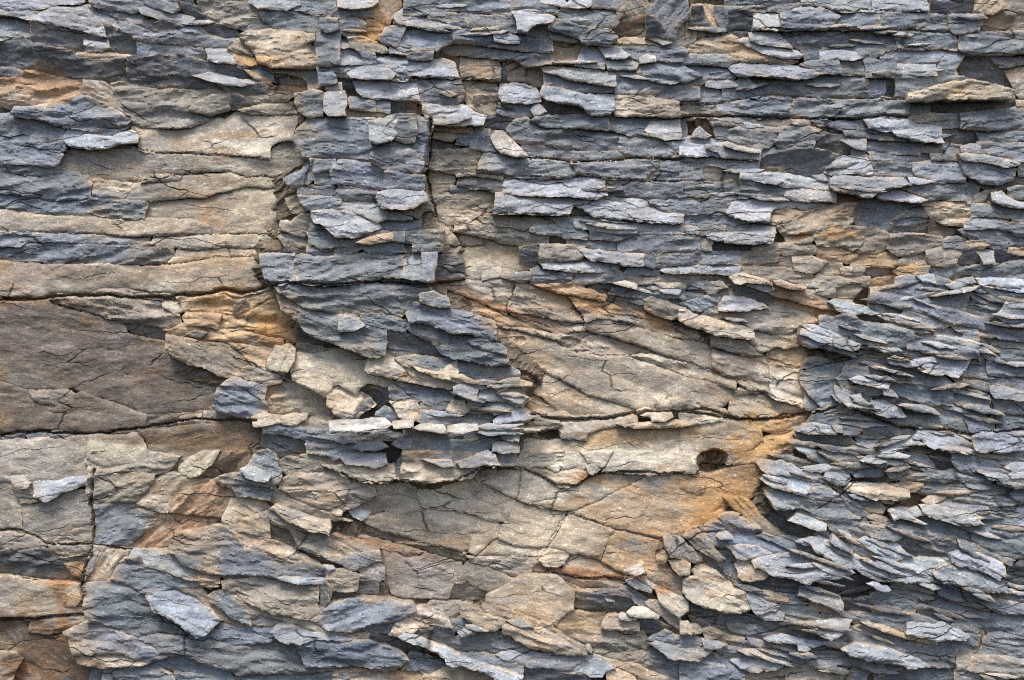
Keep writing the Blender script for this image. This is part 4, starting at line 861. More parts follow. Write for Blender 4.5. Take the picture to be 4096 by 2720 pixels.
P O 6 12 ; 1505,260 1620,225 1720,160 1880,140 2110,160 1960,230 1860,280 1780,330 1620,390 1540,395 1280,350 1360,335 1500,310 ; olive tan plate stained yellow
P O 6 14 ; 2110,165 2361,140 2700,150 2700,300 2560,420 2480,480 2340,540 2280,590 2160,580 2000,530 1880,520 1700,450 1570,410 1640,380 1790,330 1880,280 ; big ochre plate running down from the round hole
P T 5 12 ; 1210,330 1400,390 1560,410 1540,470 1480,560 1430,640 1380,650 1200,640 1080,590 1110,500 1160,430 ; flesh tan plate in the wall centre
P T 5 14 ; 1570,415 1700,460 1880,530 1830,620 1800,745 1700,700 1590,690 1500,660 1440,640 1490,560 ; grey tan plate with a thin upper line
P O 5 14 ; 1890,530 2160,585 2225,600 2240,680 2170,760 2180,800 2060,850 1960,830 1840,770 1800,745 1840,620 ; ochre plate beside the leaning leaf stones
P T 3 12 ; 310,400 400,430 560,390 800,405 970,445 930,560 880,670 760,630 640,620 540,590 440,560 300,540 200,500 100,440 200,430 ; mauve grey plate fading to brown
P C 4 10 ; 940,450 1110,490 1080,590 1000,640 930,710 880,680 900,600 ; narrow cream wedge plate
P C 4 5 ; 1080,590 1200,650 1385,655 1360,720 1100,710 940,705 1010,640
S G 6 5 ; 880,720 1050,710 1360,725 1365,750 1320,800 1290,830 1160,845 1050,800 940,760 ; grey scalloped shelf in the low wall
S T 6 10 ; 1365,680 1400,645 1480,660 1560,670 1590,690 1540,770 1440,770 1370,730 ; brown flap above the rusty streak
P O 2 12 ; 1540,770 1600,695 1800,750 1840,780 1960,840 2030,850 2000,870 1880,865 1760,855 1600,840 1520,810
S K 0 14 ; -20,430 180,480 280,540 430,580 540,620 640,640 840,700 840,745 700,720 600,680 460,640 300,600 160,560 -20,520 ; brown seam of thin layers above the mauve panels
S T 1 14 ; -20,520 160,565 300,605 460,645 580,685 480,730 400,690 260,640 160,600 -20,560
P G 2 8 ; 265,670 380,690 450,730 600,690 740,730 830,750 840,800 780,890 740,1010 600,1010 510,1005 440,990 360,960 300,880 300,780 ; mauve grey panel with an arched chip
F G 4 10 ; 510,1000 540,830 440,740 600,760 780,800 770,860 740,920 640,930 570,1000
P G 3 10 ; 840,780 880,755 1000,770 1150,845 1210,870 1040,960 920,930 880,880 790,890
S K 1 0 ; 740,1010 790,900 850,880 930,930 1020,960 1000,1030 880,1020
F K -2 0 ; 260,880 330,930 350,1000 260,985
S K -3 3 ; 350,1000 520,1010 740,1020 1000,1035 980,1060 700,1050 480,1060 400,1030
S G 4 2 ; 590,1060 620,1020 780,1020 900,1030 880,1090 820,1140 740,1150 700,1090
S T 12 12 ; 1000,980 1100,930 1200,870 1320,860 1500,850 1560,930 1620,960 1600,1080 1480,1170 1320,1140 1160,1070 1005,1030 ; broad tan slab with a bulging middle below the scalloped shelf
S O 6 15 ; 1480,1180 1600,1090 1720,1110 1830,1100 1820,1200 1640,1205 1500,1195
S K 1 12 ; 1320,780 1440,800 1540,840 1700,870 1880,880 2020,870 1960,930 1800,940 1600,935 1540,870 1440,830 1310,830 ; rusty streaked hollow under the ochre plate
S D 9 10 ; 1610,950 1800,940 1920,935 2000,990 2020,1040 1960,1070 1840,1100 1700,1100 1610,1070 ; dark lead grey patch in the lower wall
F L 13 10 ; 1815,990 1880,980 1890,1030 1840,1020
S B 20 -10 ; -200,1060 -20,1010 160,985 300,1010 440,1060 450,1090 360,1180 330,1250 200,1235 0,1235 -120,1220 ; blue block with a flaky cream top near the foot
S T 23 8 ; -20,1010 150,985 300,1000 430,1050 440,1075 300,1060 100,1040 -20,1040
S C 23 25 ; 350,1240 400,1140 450,1080 560,1060 690,1080 740,1160 770,1200 640,1180 540,1200 420,1250 ; pinkish grey slab top of the arrow headed block
S D 22 25 ; 490,1260 540,1200 640,1180 775,1200 778,1290 750,1350 640,1310 540,1280 ; dark underside of the arrow headed block
F C 20 5 ; -20,1250 190,1250 180,1280 -20,1290
S B 25 12 ; -340,1290 -20,1290 180,1295 300,1330 400,1370 470,1440 400,1480 300,1515 200,1490 60,1470 -20,1480 -240,1500 ; dark blue slab with an arrow tip at the foot
S D 10 10 ; 190,1250 360,1260 480,1310 640,1370 740,1450 640,1400 440,1370 300,1320 190,1290
S L 29 25 ; 390,1270 520,1265 640,1320 760,1380 900,1430 1050,1480 1260,1545 1100,1530 920,1490 800,1460 680,1390 560,1340 440,1300 ; long curved pale rib crossing the foot
S B 18 15 ; 440,1460 480,1370 600,1390 720,1460 640,1510 420,1500
S T 16 10 ; -60,1500 140,1480 260,1520 400,1510 300,1568 280,1640 -60,1640
S T 20 8 ; 560,1568 700,1480 840,1480 1000,1530 1100,1580 1000,1640 500,1640
F O 14 -5 ; 300,1530 430,1500 560,1520 520,1568 300,1568
S T 22 15 ; 815,1065 900,1075 1000,1110 1140,1160 1110,1200 1060,1210 940,1170 830,1130 ; tan fish shaped slab under the broad tan one
S T 19 20 ; 970,1050 1060,1045 1200,1100 1400,1170 1460,1220 1300,1190 1100,1130 980,1100
F L 25 5 ; 1150,1160 1240,1145 1320,1200 1270,1205
S B 15 0 ; 750,1160 860,1145 900,1180 830,1240 780,1230
C L 28 8 ; 855,1190 920,1190 1020,1230 960,1235 880,1220 ; small pale blue chip above the mica scaled slab
C L 28 -10 ; 800,1240 850,1215 905,1235 830,1270 ; small frosty chip lowest of a pair
S B 18 8 ; 780,1270 920,1240 1050,1240 1160,1270 1280,1340 1160,1350 1080,1390 900,1370 800,1380 770,1360 ; bluish slate hump beside the mica scaled slab
S T 24 22 ; 1110,1190 1200,1200 1360,1210 1500,1260 1600,1330 1690,1390 1560,1380 1400,1370 1300,1350 1200,1280 1120,1240 ; tan mica scaled slab slanting through the foot
S L 19 5 ; 1080,1385 1160,1345 1300,1350 1440,1380 1500,1400 1300,1420 1140,1410
S B 21 15 ; 800,1385 1000,1380 1100,1420 1260,1470 1260,1540 1100,1500 940,1460
S B 20 3 ; 1180,1440 1400,1400 1640,1410 1690,1390 1700,1430 1560,1500 1440,1480 1300,1460
F D 18 5 ; 1260,1480 1440,1490 1560,1520 1720,1530 1700,1600 1400,1600 1260,1560
S L 22 -5 ; 1560,1500 1700,1420 1840,1470 1880,1490 1800,1520 1680,1520
S G 14 18 ; 1500,1205 1700,1215 1880,1230 2080,1240 2120,1330 2080,1450 1900,1420 1760,1380 1640,1310 1540,1250 ; smooth grey brown panel leading to the leaf stack foot
S B 13 18 ; 2120,1340 2200,1340 2260,1430 2361,1430 2640,1400 2740,1500 2700,1620 2361,1600 2200,1540 2070,1460 ; dark smooth lower panel at the foot
S T 17 20 ; 1740,1390 1900,1430 2080,1480 2260,1550 2400,1640 2200,1640 1960,1500 1760,1410
F C 20 15 ; 1840,1500 1960,1490 2060,1560 2060,1640 1840,1640
C W 22 70 ; 1690,1330 1715,1320 1740,1360 1730,1385 1695,1360 ; thimble sized white pebble perched on the joint
S L 27 65 ; 2225,580 2260,568 2361,620 2480,680 2480,735 2361,738 2280,710 2240,650 ; rounded grey stone lying against the ochre plate
C C 26 5 ; 2175,710 2240,675 2275,710 2240,755 2180,745 ; small round cream pebble under the rounded grey stone
C C 27 50 ; 2260,740 2361,730 2420,760 2410,850 2340,850 2290,800
C W 27 -25 ; 1950,810 2080,757 2100,820 2040,850 1970,830 ; light wedge stone at the tip of the ochre plate
S C 22 25 ; 2030,860 2100,820 2200,880 2200,940 2100,900
S G 20 20 ; 2100,800 2200,790 2300,830 2361,870 2361,990 2280,960 2200,930 2120,860
S L 22 25 ; 1970,890 2040,870 2150,920 2140,960 2040,940
S C 27 35 ; 2200,960 2280,960 2400,1030 2400,1090 2340,1110 2240,1030 ; cream paddle shaped stone in the loose rubble
S T 24 35 ; 2100,1030 2130,1020 2240,1080 2361,1180 2500,1230 2440,1260 2361,1240 2260,1170
S B 17 28 ; 1920,940 2000,920 2140,1020 2120,1050 2000,1000
F K 4 30 ; 2010,930 2080,950 2180,1000 2080,1020
C W 28 0 ; 1970,1100 2020,1060 2110,1065 2205,1125 2190,1150 2080,1140 2000,1130 ; whitest flat stone resting on the dark layers
C W 26 0 ; 1910,1120 1940,1100 2040,1140 2000,1160 1930,1150
S C 22 3 ; 1815,1150 1900,1135 2060,1170 2050,1220 1900,1215 1810,1200
S D 19 5 ; 2050,1150 2200,1160 2300,1200 2200,1240 2080,1220
F B 24 8 ; 2125,1290 2240,1220 2340,1290 2300,1305 2200,1300
S L 25 20 ; 2130,1320 2260,1310 2361,1360 2560,1370 2480,1440 2361,1430 2260,1400
S D 16 20 ; 2240,1130 2380,1190 2380,1240 2300,1220 2200,1160
P C 4 10 ; 860,190 960,210 1030,230 1120,280 1210,320 1060,370 900,310 960,260
S T 18 20 ; 1400,1200 1500,1250 1700,1340 1740,1390 1690,1385 1600,1320 1500,1260
#22
F K -2 60 ; 50,150 75,60 110,20 150,-10 130,60 110,150
F T -4 0 ; 215,95 310,60 320,110 230,115
P O 9 -12 ; 200,-20 740,-20 620,30 540,60 440,80 360,80 330,30 270,0
P O 6 14 ; -20,160 130,155 160,210 140,280 100,300 -20,250
P O 6 10 ; 140,150 230,120 360,90 500,60 530,130 600,220 560,280 430,300 260,290 170,290 240,210 ; orange brown panel beside the round hole
P O 4 16 ; -20,260 260,300 300,330 350,390 260,420 140,490 70,520 10,570 -20,540 ; deep ochre lower panel cut by thin lines
S L 28 20 ; 515,70 560,45 700,65 880,130 1000,200 1110,290 1040,220 860,180 740,160 600,140 560,110 ; fringed bright crest at the top of the lower leaf stack
S L 30 18 ; 540,180 580,155 700,150 860,190 1000,210 900,240 840,295 720,250 580,210 ; sharp nosed pale slate with a small eye
S B 27 15 ; 840,290 900,240 1000,215 1110,310 1080,340 960,325
S L 29 28 ; 565,250 620,240 740,270 860,310 760,390 640,385 600,320 ; upright curved prow slate over a dark hollow
F D 20 35 ; 640,390 760,395 790,430 740,450 680,430
S B 26 20 ; 770,385 840,310 960,325 1100,350 1200,430 1300,480 1280,570 1200,590 1050,560 1000,480 900,440 ; large grey leaf in the middle of the lower leaf stack
S L 30 20 ; 730,465 800,415 900,445 1000,490 980,520 900,525 ; pale arrowhead leaf with a dark hollow below
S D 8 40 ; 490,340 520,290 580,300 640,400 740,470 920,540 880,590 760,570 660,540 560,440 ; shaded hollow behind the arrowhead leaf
S T 22 50 ; 285,308 360,310 480,350 560,440 640,510 710,560 640,580 570,550 540,510 440,450 370,380 ; olive lichened spike pointing up over the ochre panel
F B 24 30 ; 260,440 300,410 400,420 340,480 290,480
S B 23 25 ; 140,520 200,490 300,480 350,430 420,460 560,540 500,560 520,590 640,620 760,680 700,700 600,710 480,720 360,670 250,650 200,600 ; broad grey head slab of the lower leaf stack
C L 30 -20 ; 230,570 280,520 340,560 350,590 260,600 ; frosty chip lying on the broad head slab
S L 27 22 ; 305,645 400,630 520,640 620,690 600,710 480,725 380,710
S B 24 20 ; 505,570 560,550 700,590 860,620 940,720 860,720 760,680 640,620
S B 25 40 ; 25,580 90,520 140,520 200,640 300,730 260,750 160,680 90,640
S D 16 40 ; -20,620 40,610 110,680 260,760 300,850 420,910 360,900 280,850 220,780 100,720
S L 30 5 ; 480,750 540,710 700,700 800,680 900,730 1000,760 1190,825 1080,870 960,870 850,905 700,840 580,800 500,795 ; big pale bird shaped slab in the lower leaf stack
S C 26 8 ; 360,770 400,745 480,740 500,795 600,830 560,870 460,885 400,840
S L 32 32 ; 850,605 940,585 1040,640 1160,700 1330,760 1290,830 1120,780 1060,720 920,650 ; long pale plank with a crisp shadow under it
F L 35 50 ; 1030,610 1050,570 1110,610 1180,670 1180,700 1100,660
F L 33 20 ; 790,615 860,600 920,640 840,635
S B 25 30 ; 915,560 980,535 1060,570 1200,590 1320,680 1440,730 1430,760 1340,760 1180,690 1040,600
S L 27 25 ; 1210,600 1460,620 1580,720 1480,740 1380,710 1280,660
S B 24 18 ; 1280,560 1200,480 1330,500 1500,490 1640,530 1900,600 1820,590 1560,570 1460,610
S D 19 15 ; 1490,610 1560,575 1700,570 1850,590 1900,620 1940,670 1850,715 1700,720 1580,715 ; dark oval slate inset in the lower leaf stack
S L 29 25 ; 1120,780 1280,835 1310,780 1440,760 1420,880 1320,840 1200,800
S L 26 18 ; 1440,770 1560,730 1860,735 1740,800 1700,880 1600,895 1430,870
S B 24 20 ; 1420,880 1560,890 1720,900 1720,960 1600,940 1480,920
S B 23 20 ; 1730,895 1860,910 2040,950 2040,1020 1880,1010 1780,960
S B 18 12 ; 1400,920 1600,950 1720,970 1640,1010 1500,980
S L 29 22 ; 1730,830 1800,795 1960,795 2090,830 2200,890 2250,930 2240,960 2100,955 1960,910 1800,900 ; lance shaped pale slab with a split tail
S L 28 28 ; 1855,700 1930,675 2060,690 2220,760 2230,830 2190,860 2080,820 1960,780 1880,740 ; lobed pale slab above the lance shaped one
F B 24 30 ; 1905,600 1960,610 2140,700 2300,750 2280,780 2200,750 2040,690 1930,670
S L 26 30 ; 1000,90 1060,60 1160,130 1170,180 1120,205 1020,205 975,170 ; crumpled pale knuckle above the lower leaf stack
S B 24 10 ; 1050,40 1180,10 1380,60 1400,150 1300,165 1200,160 1100,90
S L 29 3 ; 1250,30 1430,0 1540,20 1550,80 1420,75 1250,70
S B 26 -20 ; 1400,90 1540,90 1560,130 1500,170 1440,175
S B 22 20 ; 1540,0 1700,20 1750,90 1720,115 1600,110 1560,70
S D 8 10 ; 1700,-20 1860,-20 1860,100 1780,130 1740,80
S B 22 8 ; 1860,-20 2080,20 2220,90 2080,130 1940,120 1860,60
S L 24 5 ; 2250,90 2361,70 2480,80 2480,130 2300,120
S B 22 5 ; 1480,180 1640,130 1940,140 2120,180 2140,210 1900,205 1640,190 ; long pale ledge over a deep black shadow at the frame edge
S L 26 8 ; 2070,140 2200,120 2280,160 2480,180 2480,230 2361,230 2200,190
F L 27 -5 ; 2255,150 2361,125 2480,130 2480,185 2280,175
C L 25 0 ; 880,135 940,110 975,135 940,160 890,150 ; tiny pale flake tucked under the knuckle
F T 14 10 ; 780,60 900,50 960,90 860,110 800,100
F B 20 15 ; 690,30 760,10 800,80 740,70
S C 26 10 ; 1120,250 1160,210 1280,210 1560,260 1560,285 1480,300 1380,310 1240,270
S B 22 20 ; 1120,260 1200,280 1320,330 1380,370 1240,365 1140,290
C G 24 0 ; 1370,330 1400,315 1470,330 1460,355 1400,350
S L 25 20 ; 1440,395 1500,370 1620,390 1660,430 1560,445 1470,445
F T 22 15 ; 1275,440 1330,425 1450,470 1400,485 1300,465
S B 16 18 ; 1660,440 1800,470 1960,530 2100,600 1960,600 1760,550 1460,460
S L 26 12 ; 1660,370 1760,360 1960,405 2080,485 1960,500 1840,460 1720,420 ; boat hull shaped slate with stacked rims
S L 22 0 ; 1750,340 1860,330 2110,345 2110,395 1940,400 1780,365
F C 20 -20 ; 1660,330 1740,290 1840,290 1760,340 1700,350
S C 21 3 ; 1740,270 1860,250 2040,260 1960,285 1820,290
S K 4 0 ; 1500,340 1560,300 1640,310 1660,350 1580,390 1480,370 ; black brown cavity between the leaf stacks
S B 19 10 ; 1580,240 1720,215 2080,250 2361,340 2361,360 2100,310 1900,300
S B 17 5 ; 2130,350 2260,350 2361,360 2480,370 2480,430 2361,430 2240,405 2130,390
S B 18 10 ; 2060,430 2160,420 2361,470 2480,480 2480,550 2280,530 2180,490
S B 20 20 ; 1890,500 2060,500 2200,520 2361,540 2480,550 2480,700 2361,720 2240,710 2100,660 2020,600 2000,550 ; thick dark slab end at the frame edge of the lower stack
S D 13 15 ; 2250,780 2361,740 2480,740 2480,960 2280,960 2240,880
S B 19 18 ; 2040,1010 2100,990 2361,1050 2480,1080 2480,1140 2361,1120 2200,1080
S B 17 18 ; 2060,960 2240,970 2480,970 2480,1060 2361,1040 2180,1000
S D 15 10 ; 430,900 600,850 800,880 860,910 800,980 640,960 540,930
S D 12 -10 ; 880,900 1100,860 1220,840 1400,920 1300,960 1180,1000 1080,980 1000,950
S L 28 18 ; 795,980 830,920 960,950 1090,990 1115,1040 1100,1085 1000,1050 900,1010 ; blue bar shaped slate beside the pinkish slabs
S D 15 15 ; 1110,1010 1300,990 1330,1080 1260,1110 1400,1120 1240,1140 1110,1080
S B 20 8 ; 1310,980 1500,980 1645,1050 1600,1100 1460,1080 1330,1070
S B 14 20 ; 1640,1030 1760,980 1900,1040 2120,1100 2100,1200 1960,1210 1820,1170 1640,1110 ; dull grey slab beside the steep tan seam
S B 20 20 ; 1120,1100 1280,1120 1480,1100 1600,1170 1540,1240 1400,1200 1240,1150
F B 22 15 ; 1500,1110 1640,1120 1800,1190 1640,1180
S L 27 15 ; 1560,1170 1680,1180 1860,1200 2000,1270 1960,1300 1820,1290 1680,1240 1540,1240 ; long icy pale slab low in the stack
S C 26 25 ; 1240,1170 1400,1190 1540,1250 1760,1310 1700,1320 1540,1280 1380,1230
S L 30 12 ; 890,1200 940,1170 1060,1145 1180,1160 1130,1240 1020,1285 930,1250 ; pale diamond leaf in the lower stack
S B 21 20 ; 1130,1230 1240,1180 1400,1240 1600,1300 1900,1370 1890,1480 1700,1470 1560,1400 1400,1340 1200,1310 1060,1280 ; heavy dark bar behind the mauve pointed slab
S L 34 14 ; 1110,1360 1200,1310 1340,1350 1500,1380 1640,1430 1700,1470 1560,1475 1300,1440 1160,1400 ; smooth mauve pointed slab near the lower corner
S B 24 10 ; 1150,1400 1300,1450 1560,1470 1480,1500 1400,1530 1250,1490 1160,1440
S T 10 85 ; 2110,1100 2130,1110 2080,1270 2040,1400 2020,1390 2060,1240
S B 16 12 ; 2130,1120 2361,1130 2480,1140 2480,1280 2300,1280 2090,1220
S B 14 15 ; 2080,1270 2361,1300 2480,1310 2480,1450 2300,1420 2050,1380
S T 18 0 ; 1900,1390 1960,1380 2020,1400 2000,1460 1960,1500 1900,1490
S G 20 15 ; 2010,1410 2160,1420 2361,1470 2480,1500 2480,1560 2361,1550 2180,1520 1960,1510
S B 18 15 ; 1900,1520 2100,1530 2361,1570 2480,1580 2480,1640 1900,1640
S B 16 20 ; 1880,1220 2060,1250 2040,1380 1920,1350 1780,1310
S B 14 10 ; 1320,1530 1480,1510 1640,1490 1880,1500 1880,1640 1340,1640
S T 22 18 ; 75,810 110,790 260,850 320,900 200,880 120,860
S C 27 18 ; 0,960 10,880 140,880 320,905 340,950 430,950 470,1060 380,1080 290,1105 160,1060 60,1010 ; warm pinkish slab largest in the rubble
S L 25 30 ; 425,970 470,950 560,1010 680,1060 640,1080 520,1080 460,1030
F T 24 15 ; 470,950 600,960 740,1000 720,1030 600,1020
S D 18 15 ; 20,1090 200,1080 380,1120 560,1160 860,1200 1000,1260 860,1270 600,1240 360,1200 160,1180
S B 21 12 ; 670,1050 800,1040 960,1120 940,1150 800,1150 720,1110
S L 25 15 ; 540,1120 620,1095 710,1110 690,1150 640,1165 580,1140
S B 17 18 ; 300,1170 560,1190 820,1240 1000,1280 1060,1350 960,1370 820,1340 640,1300 460,1270 340,1230
F L 24 20 ; 560,1280 680,1250 860,1290 1040,1310 900,1340
C L 27 10 ; 795,1330 850,1325 890,1355 860,1370 800,1365
S T 22 20 ; 160,1230 230,1210 290,1250 260,1270 170,1265
S B 21 25 ; 440,1270 560,1300 740,1430 740,1455 620,1420 520,1350
F C 23 25 ; 380,1360 520,1350 620,1420 700,1450 600,1440 480,1400
S B 22 12 ; -20,1270 90,1260 150,1310 120,1350 -20,1340
C C 28 60 ; -20,750 20,740 55,790 30,850 -20,850
C C 28 40 ; -20,1160 40,1160 85,1230 60,1260 -20,1250
F L 24 -10 ; 140,1290 200,1310 300,1320 240,1345 160,1340
S B 17 5 ; 300,1340 420,1310 540,1370 380,1400 260,1370
S C 23 5 ; -20,1400 60,1360 210,1360 180,1395 60,1410 -20,1430
S L 20 -5 ; 350,1440 460,1400 640,1410 720,1440 640,1490 520,1500 400,1490
S B 18 10 ; -20,1460 160,1400 300,1420 440,1510 400,1568 380,1640 -20,1640
S L 22 3 ; 860,1440 960,1400 1130,1400 1160,1450 1000,1470 880,1460
F B 20 3 ; 850,1400 960,1370 1120,1385 1130,1400 960,1395
S T 18 12 ; 720,1480 820,1460 1000,1500 1200,1568 1180,1640 700,1640
S B 18 12 ; 1000,1480 1180,1460 1300,1520 1240,1560 1120,1510
S T 14 8 ; 400,1568 560,1500 740,1510 700,1640 400,1640
S B 22 20 ; 1080,340 1180,345 1290,420 1320,470 1210,440 1130,380
S B 20 22 ; 1290,470 1460,470 1560,500 1830,590 1640,540 1500,490 1330,500
F T 20 20 ; 1150,340 1240,370 1400,380 1380,410 1260,400
S T 23 -5 ; 1500,220 1600,200 1680,205 1650,240 1570,250
S B 18 5 ; 1560,170 1640,180 1800,200 2000,210 2100,235 1900,240 1700,215 1600,200
S B 24 12 ; 850,-20 1050,-10 1130,20 1040,60 960,40 880,20
S B 22 10 ; 1100,-30 1300,-20 1420,0 1240,20 1130,10
S B 20 10 ; 1560,100 1700,130 1780,140 1640,140 1480,180 1440,180 1520,160
F D 12 20 ; 1170,180 1300,170 1440,180 1400,200 1200,200
F T 18 25 ; 860,130 960,170 1000,200 1110,250 1120,290 1000,230
S B 17 22 ; 20,1000 80,1040 220,1100 290,1110 200,1090 20,1090
S D 15 25 ; 60,1120 200,1180 440,1260 460,1300 300,1240 200,1190 90,1170
S T 17 20 ; 290,1250 430,1270 430,1310 330,1330 240,1290
S B 17 18 ; 960,1090 1060,1090 1180,1140 1240,1170 1200,1180 1060,1140 950,1150
F T 20 10 ; 880,1040 960,1040 1050,1090 1040,1110 880,1075
S B 17 5 ; 2140,190 2250,210 2380,240 2380,330 2240,290 2100,240
S B 20 8 ; 2100,-140 2380,-100 2380,60 2200,60 2080,0
S B 19 25 ; 620,1300 820,1350 870,1410 840,1440 740,1430 640,1360
S B 20 25 ; 220,640 360,680 365,740 400,750 370,850 300,830 210,720
S B 17 15 ; 1730,970 1880,1030 2040,1050 2120,1090 1900,1040 1760,985
#f
S L 36 15 ; 722,492 790,483 860,505 880,525 820,548 775,548 745,520 725,515 ; pale blue split block jutting from the middle of the column
S B 31 5 ; 712,515 745,522 775,548 830,548 870,530 905,545 860,562 740,575 710,560
'''
KEEP = 330                      # this many rocks, the largest, are things of their own

# ------------------------------------------------------------ read the traced outlines
rocks = []
tile = None
for line in DATA.strip().splitlines():
    line = line.strip()
    if not line: continue
    if line[0] == '#':
        if line[1] == 'f': tile = (0, 0); tsc = .433714; continue
        i, j = int(line[1]), int(line[2]); tile = (i * 341.25, j * 226.75 if j < 2 else 453.25); tsc = .144638; continue
    head, pts, name = (line + ';').split(';')[:3]
    k, c, d, a = head.split()
    P = np.array([[float(q) for q in p.split(',')] for p in pts.split()])
    P = P * tsc + np.array(tile)
    x, y = P[:, 0], P[:, 1]
    ar = 0.5 * (np.dot(x, np.roll(y, -1)) - np.dot(y, np.roll(x, -1)))
    if ar < 0: P = P[::-1]
    rocks.append(dict(k=k, c=c, d=float(d), a=math.radians(float(a)), P=P, area=abs(ar), name=name.strip(), i=len(rocks)))

# thin blades splitting off the finely bedded stacks
_c0 = np.array([r['P'].mean(0) for r in rocks]); rb = random.Random(41)
ZONES = [((835, 285, 1024, 470), 120), ((775, 440, 1024, 680), 135), ((690, 560, 860, 680), 30), ((600, 0, 1024, 230), 60), ((340, 0, 620, 100), 22), ((440, 380, 530, 440), 22), ((640, 270, 790, 320), 16)]
n_traced = len(rocks)
for (x0, y0, x1, y1), cnt in ZONES:
    for _ in range(cnt):
        cx, cy = rb.uniform(x0, x1), rb.uniform(y0, y1)
        src = rocks[int(np.argmin(((_c0 - (cx, cy)) ** 2).sum(1)))]
        if src['c'] not in 'BLD': continue
        a = max(-.2, min(.42, src['a'] * .8)) + rb.uniform(-.09, .09); L = rb.uniform(9, 26); W = rb.uniform(1.6, 3.4)
        up = [(t, -W * (1 - abs(t) ** 1.8) * rb.uniform(.5, 1.1)) for t in (-.8, -.45, -.1, .3, .7)]
        dn = [(t, W * (1 - abs(t) ** 1.8) * rb.uniform(.4, 1.1)) for t in (.75, .35, 0, -.4, -.75)]
        loc = [(-1, rb.uniform(-.6, .6))] + up + [(1, rb.uniform(-.6, .6))] + dn
        P = np.array([(cx + u * L * math.cos(a) - v * math.sin(a), cy + u * L * math.sin(a) + v * math.cos(a)) for u, v in loc])
        rocks.append(dict(k='F', c=rb.choice('BBLLG' if src['c'] != 'D' else 'BBD'), d=src['d'] + rb.uniform(.5, 4.5), a=a, P=P, area=W * L * 2, name='', i=len(rocks)))

CEN = np.array([r['P'].mean(0) for r in rocks]); DEP = np.array([r['d'] for r in rocks]); ANG = np.array([r['a'] for r in rocks])
WGT = np.array([math.sqrt(r['area']) for r in rocks])
WARMTH = np.array([{'T': .6, 'C': .7, 'O': 1., 'K': .8, 'G': .35}.get(r['c'], 0.) for r in rocks])
GX = np.arange(-400, 1425, 8.0); GY = np.arange(-300, 985, 8.0)
def _field(vals, pw=2.0):
    X, Y = np.meshgrid(GX, GY)
    num = np.zeros_like(X); den = np.zeros_like(X)
    for (cx, cy), w, v in zip(CEN, WGT, vals):
        k = w / (((X - cx) ** 2 + (Y - cy) ** 2) + 120) ** pw
        num += k * v; den += k
    return num / den
RGB = np.array([COL[r['c']] for r in rocks]); WARMW = np.array([1.0 if r['c'] in 'TCOKG' else .03 for r in rocks])
F_RGB = []
_w = WGT.copy(); WGT = WGT * WARMW
for q in range(3): F_RGB.append(_field(RGB[:, q], 1.6))
WGT = _w
F_DEP = _field(DEP); F_ANG = _field(ANG); F_WARM = _field(WARMTH)
def sample(F, x, y):
    gx = np.clip((x - GX[0]) / 8.0, 0, len(GX) - 1.001); gy = np.clip((y - GY[0]) / 8.0, 0, len(GY) - 1.001)
    ix = gx.astype(int); iy = gy.astype(int); fx = gx - ix; fy = gy - iy
    return (F[iy, ix] * (1 - fx) + F[iy, ix + 1] * fx) * (1 - fy) + (F[iy + 1, ix] * (1 - fx) + F[iy + 1, ix + 1] * fx) * fy

# neighbouring rocks close up: an outline is let out into any gap beside it, up to a few units
def _inside(P, X, Y):
    c = np.zeros(X.shape, int)
    for a, b in zip(P, np.roll(P, -1, 0)):
        if a[1] != b[1]: c += ((a[1] > Y) != (b[1] > Y)) & (X < (b[0] - a[0]) * (Y - a[1]) / (b[1] - a[1]) + a[0])
    return c % 2 == 1
MX0, MY0 = -60, -60
MASK = np.zeros((800, 1160), bool)
YY, XX = np.mgrid[0:800, 0:1160]; YY = YY + MY0 + .5; XX = XX + MX0 + .5
for r in rocks:
    P = r['P']; lo = np.floor(P.min(0)).astype(int) - (MX0, MY0); hi = np.ceil(P.max(0)).astype(int) - (MX0, MY0)
    x0, y0 = np.clip(lo, 0, (1159, 799)); x1, y1 = np.clip(hi + 1, 1, (1160, 800))
    MASK[y0:y1, x0:x1] |= _inside(P, XX[y0:y1, x0:x1], YY[y0:y1, x0:x1])
def let_out(r):
    if r['k'] == 'C': return
    P = r['P']; n = len(P); out = []; src = []
    for i in range(n):
        p, q = P[i], P[(i + 1) % n]; m = max(1, int(np.hypot(*(q - p)) / 5.0))
        for j in range(m): out.append(p + (q - p) * j / m)
    Q = np.array(out); t = np.roll(Q, -1, 0) - np.roll(Q, 1, 0); t = t / np.maximum(np.hypot(t[:, 0], t[:, 1])[:, None], 1e-6)
    nr = np.stack([t[:, 1], -t[:, 0]], 1)
    lim = 5.5 if r['k'] != 'F' else 2.5
    g = np.zeros(len(Q))
    for k in range(len(Q)):
        s = 1.1
        while s < lim:
            x, y = Q[k] + nr[k] * s
            ix, iy = int(x - MX0), int(y - MY0)
            if not (0 <= ix < 1160 and 0 <= iy < 800) or MASK[iy, ix] or x < 0 or x > 1024 or y < 0 or y > 680: break
            s += .5
        g[k] = s - 1.1
    g = np.minimum(g, (np.roll(g, 1) + np.roll(g, -1)) * .5 + 1.2)
    r['P'] = Q + nr * g[:, None]
for r in rocks: let_out(r)
# beds at the border of the photograph run on past it
for r in rocks:
    P = r['P']; rr = random.Random(r['i'] + 900)
    for ax, lo, hi, amt in ((0, 1.5, 1022.5, rr.uniform(40, 130)), (1, 1.5, 678.5, rr.uniform(6, 34))):
        m = P[:, ax] < lo
        if m.any(): P[m, ax] -= amt
        m = P[:, ax] > hi
        if m.any(): P[m, ax] += amt

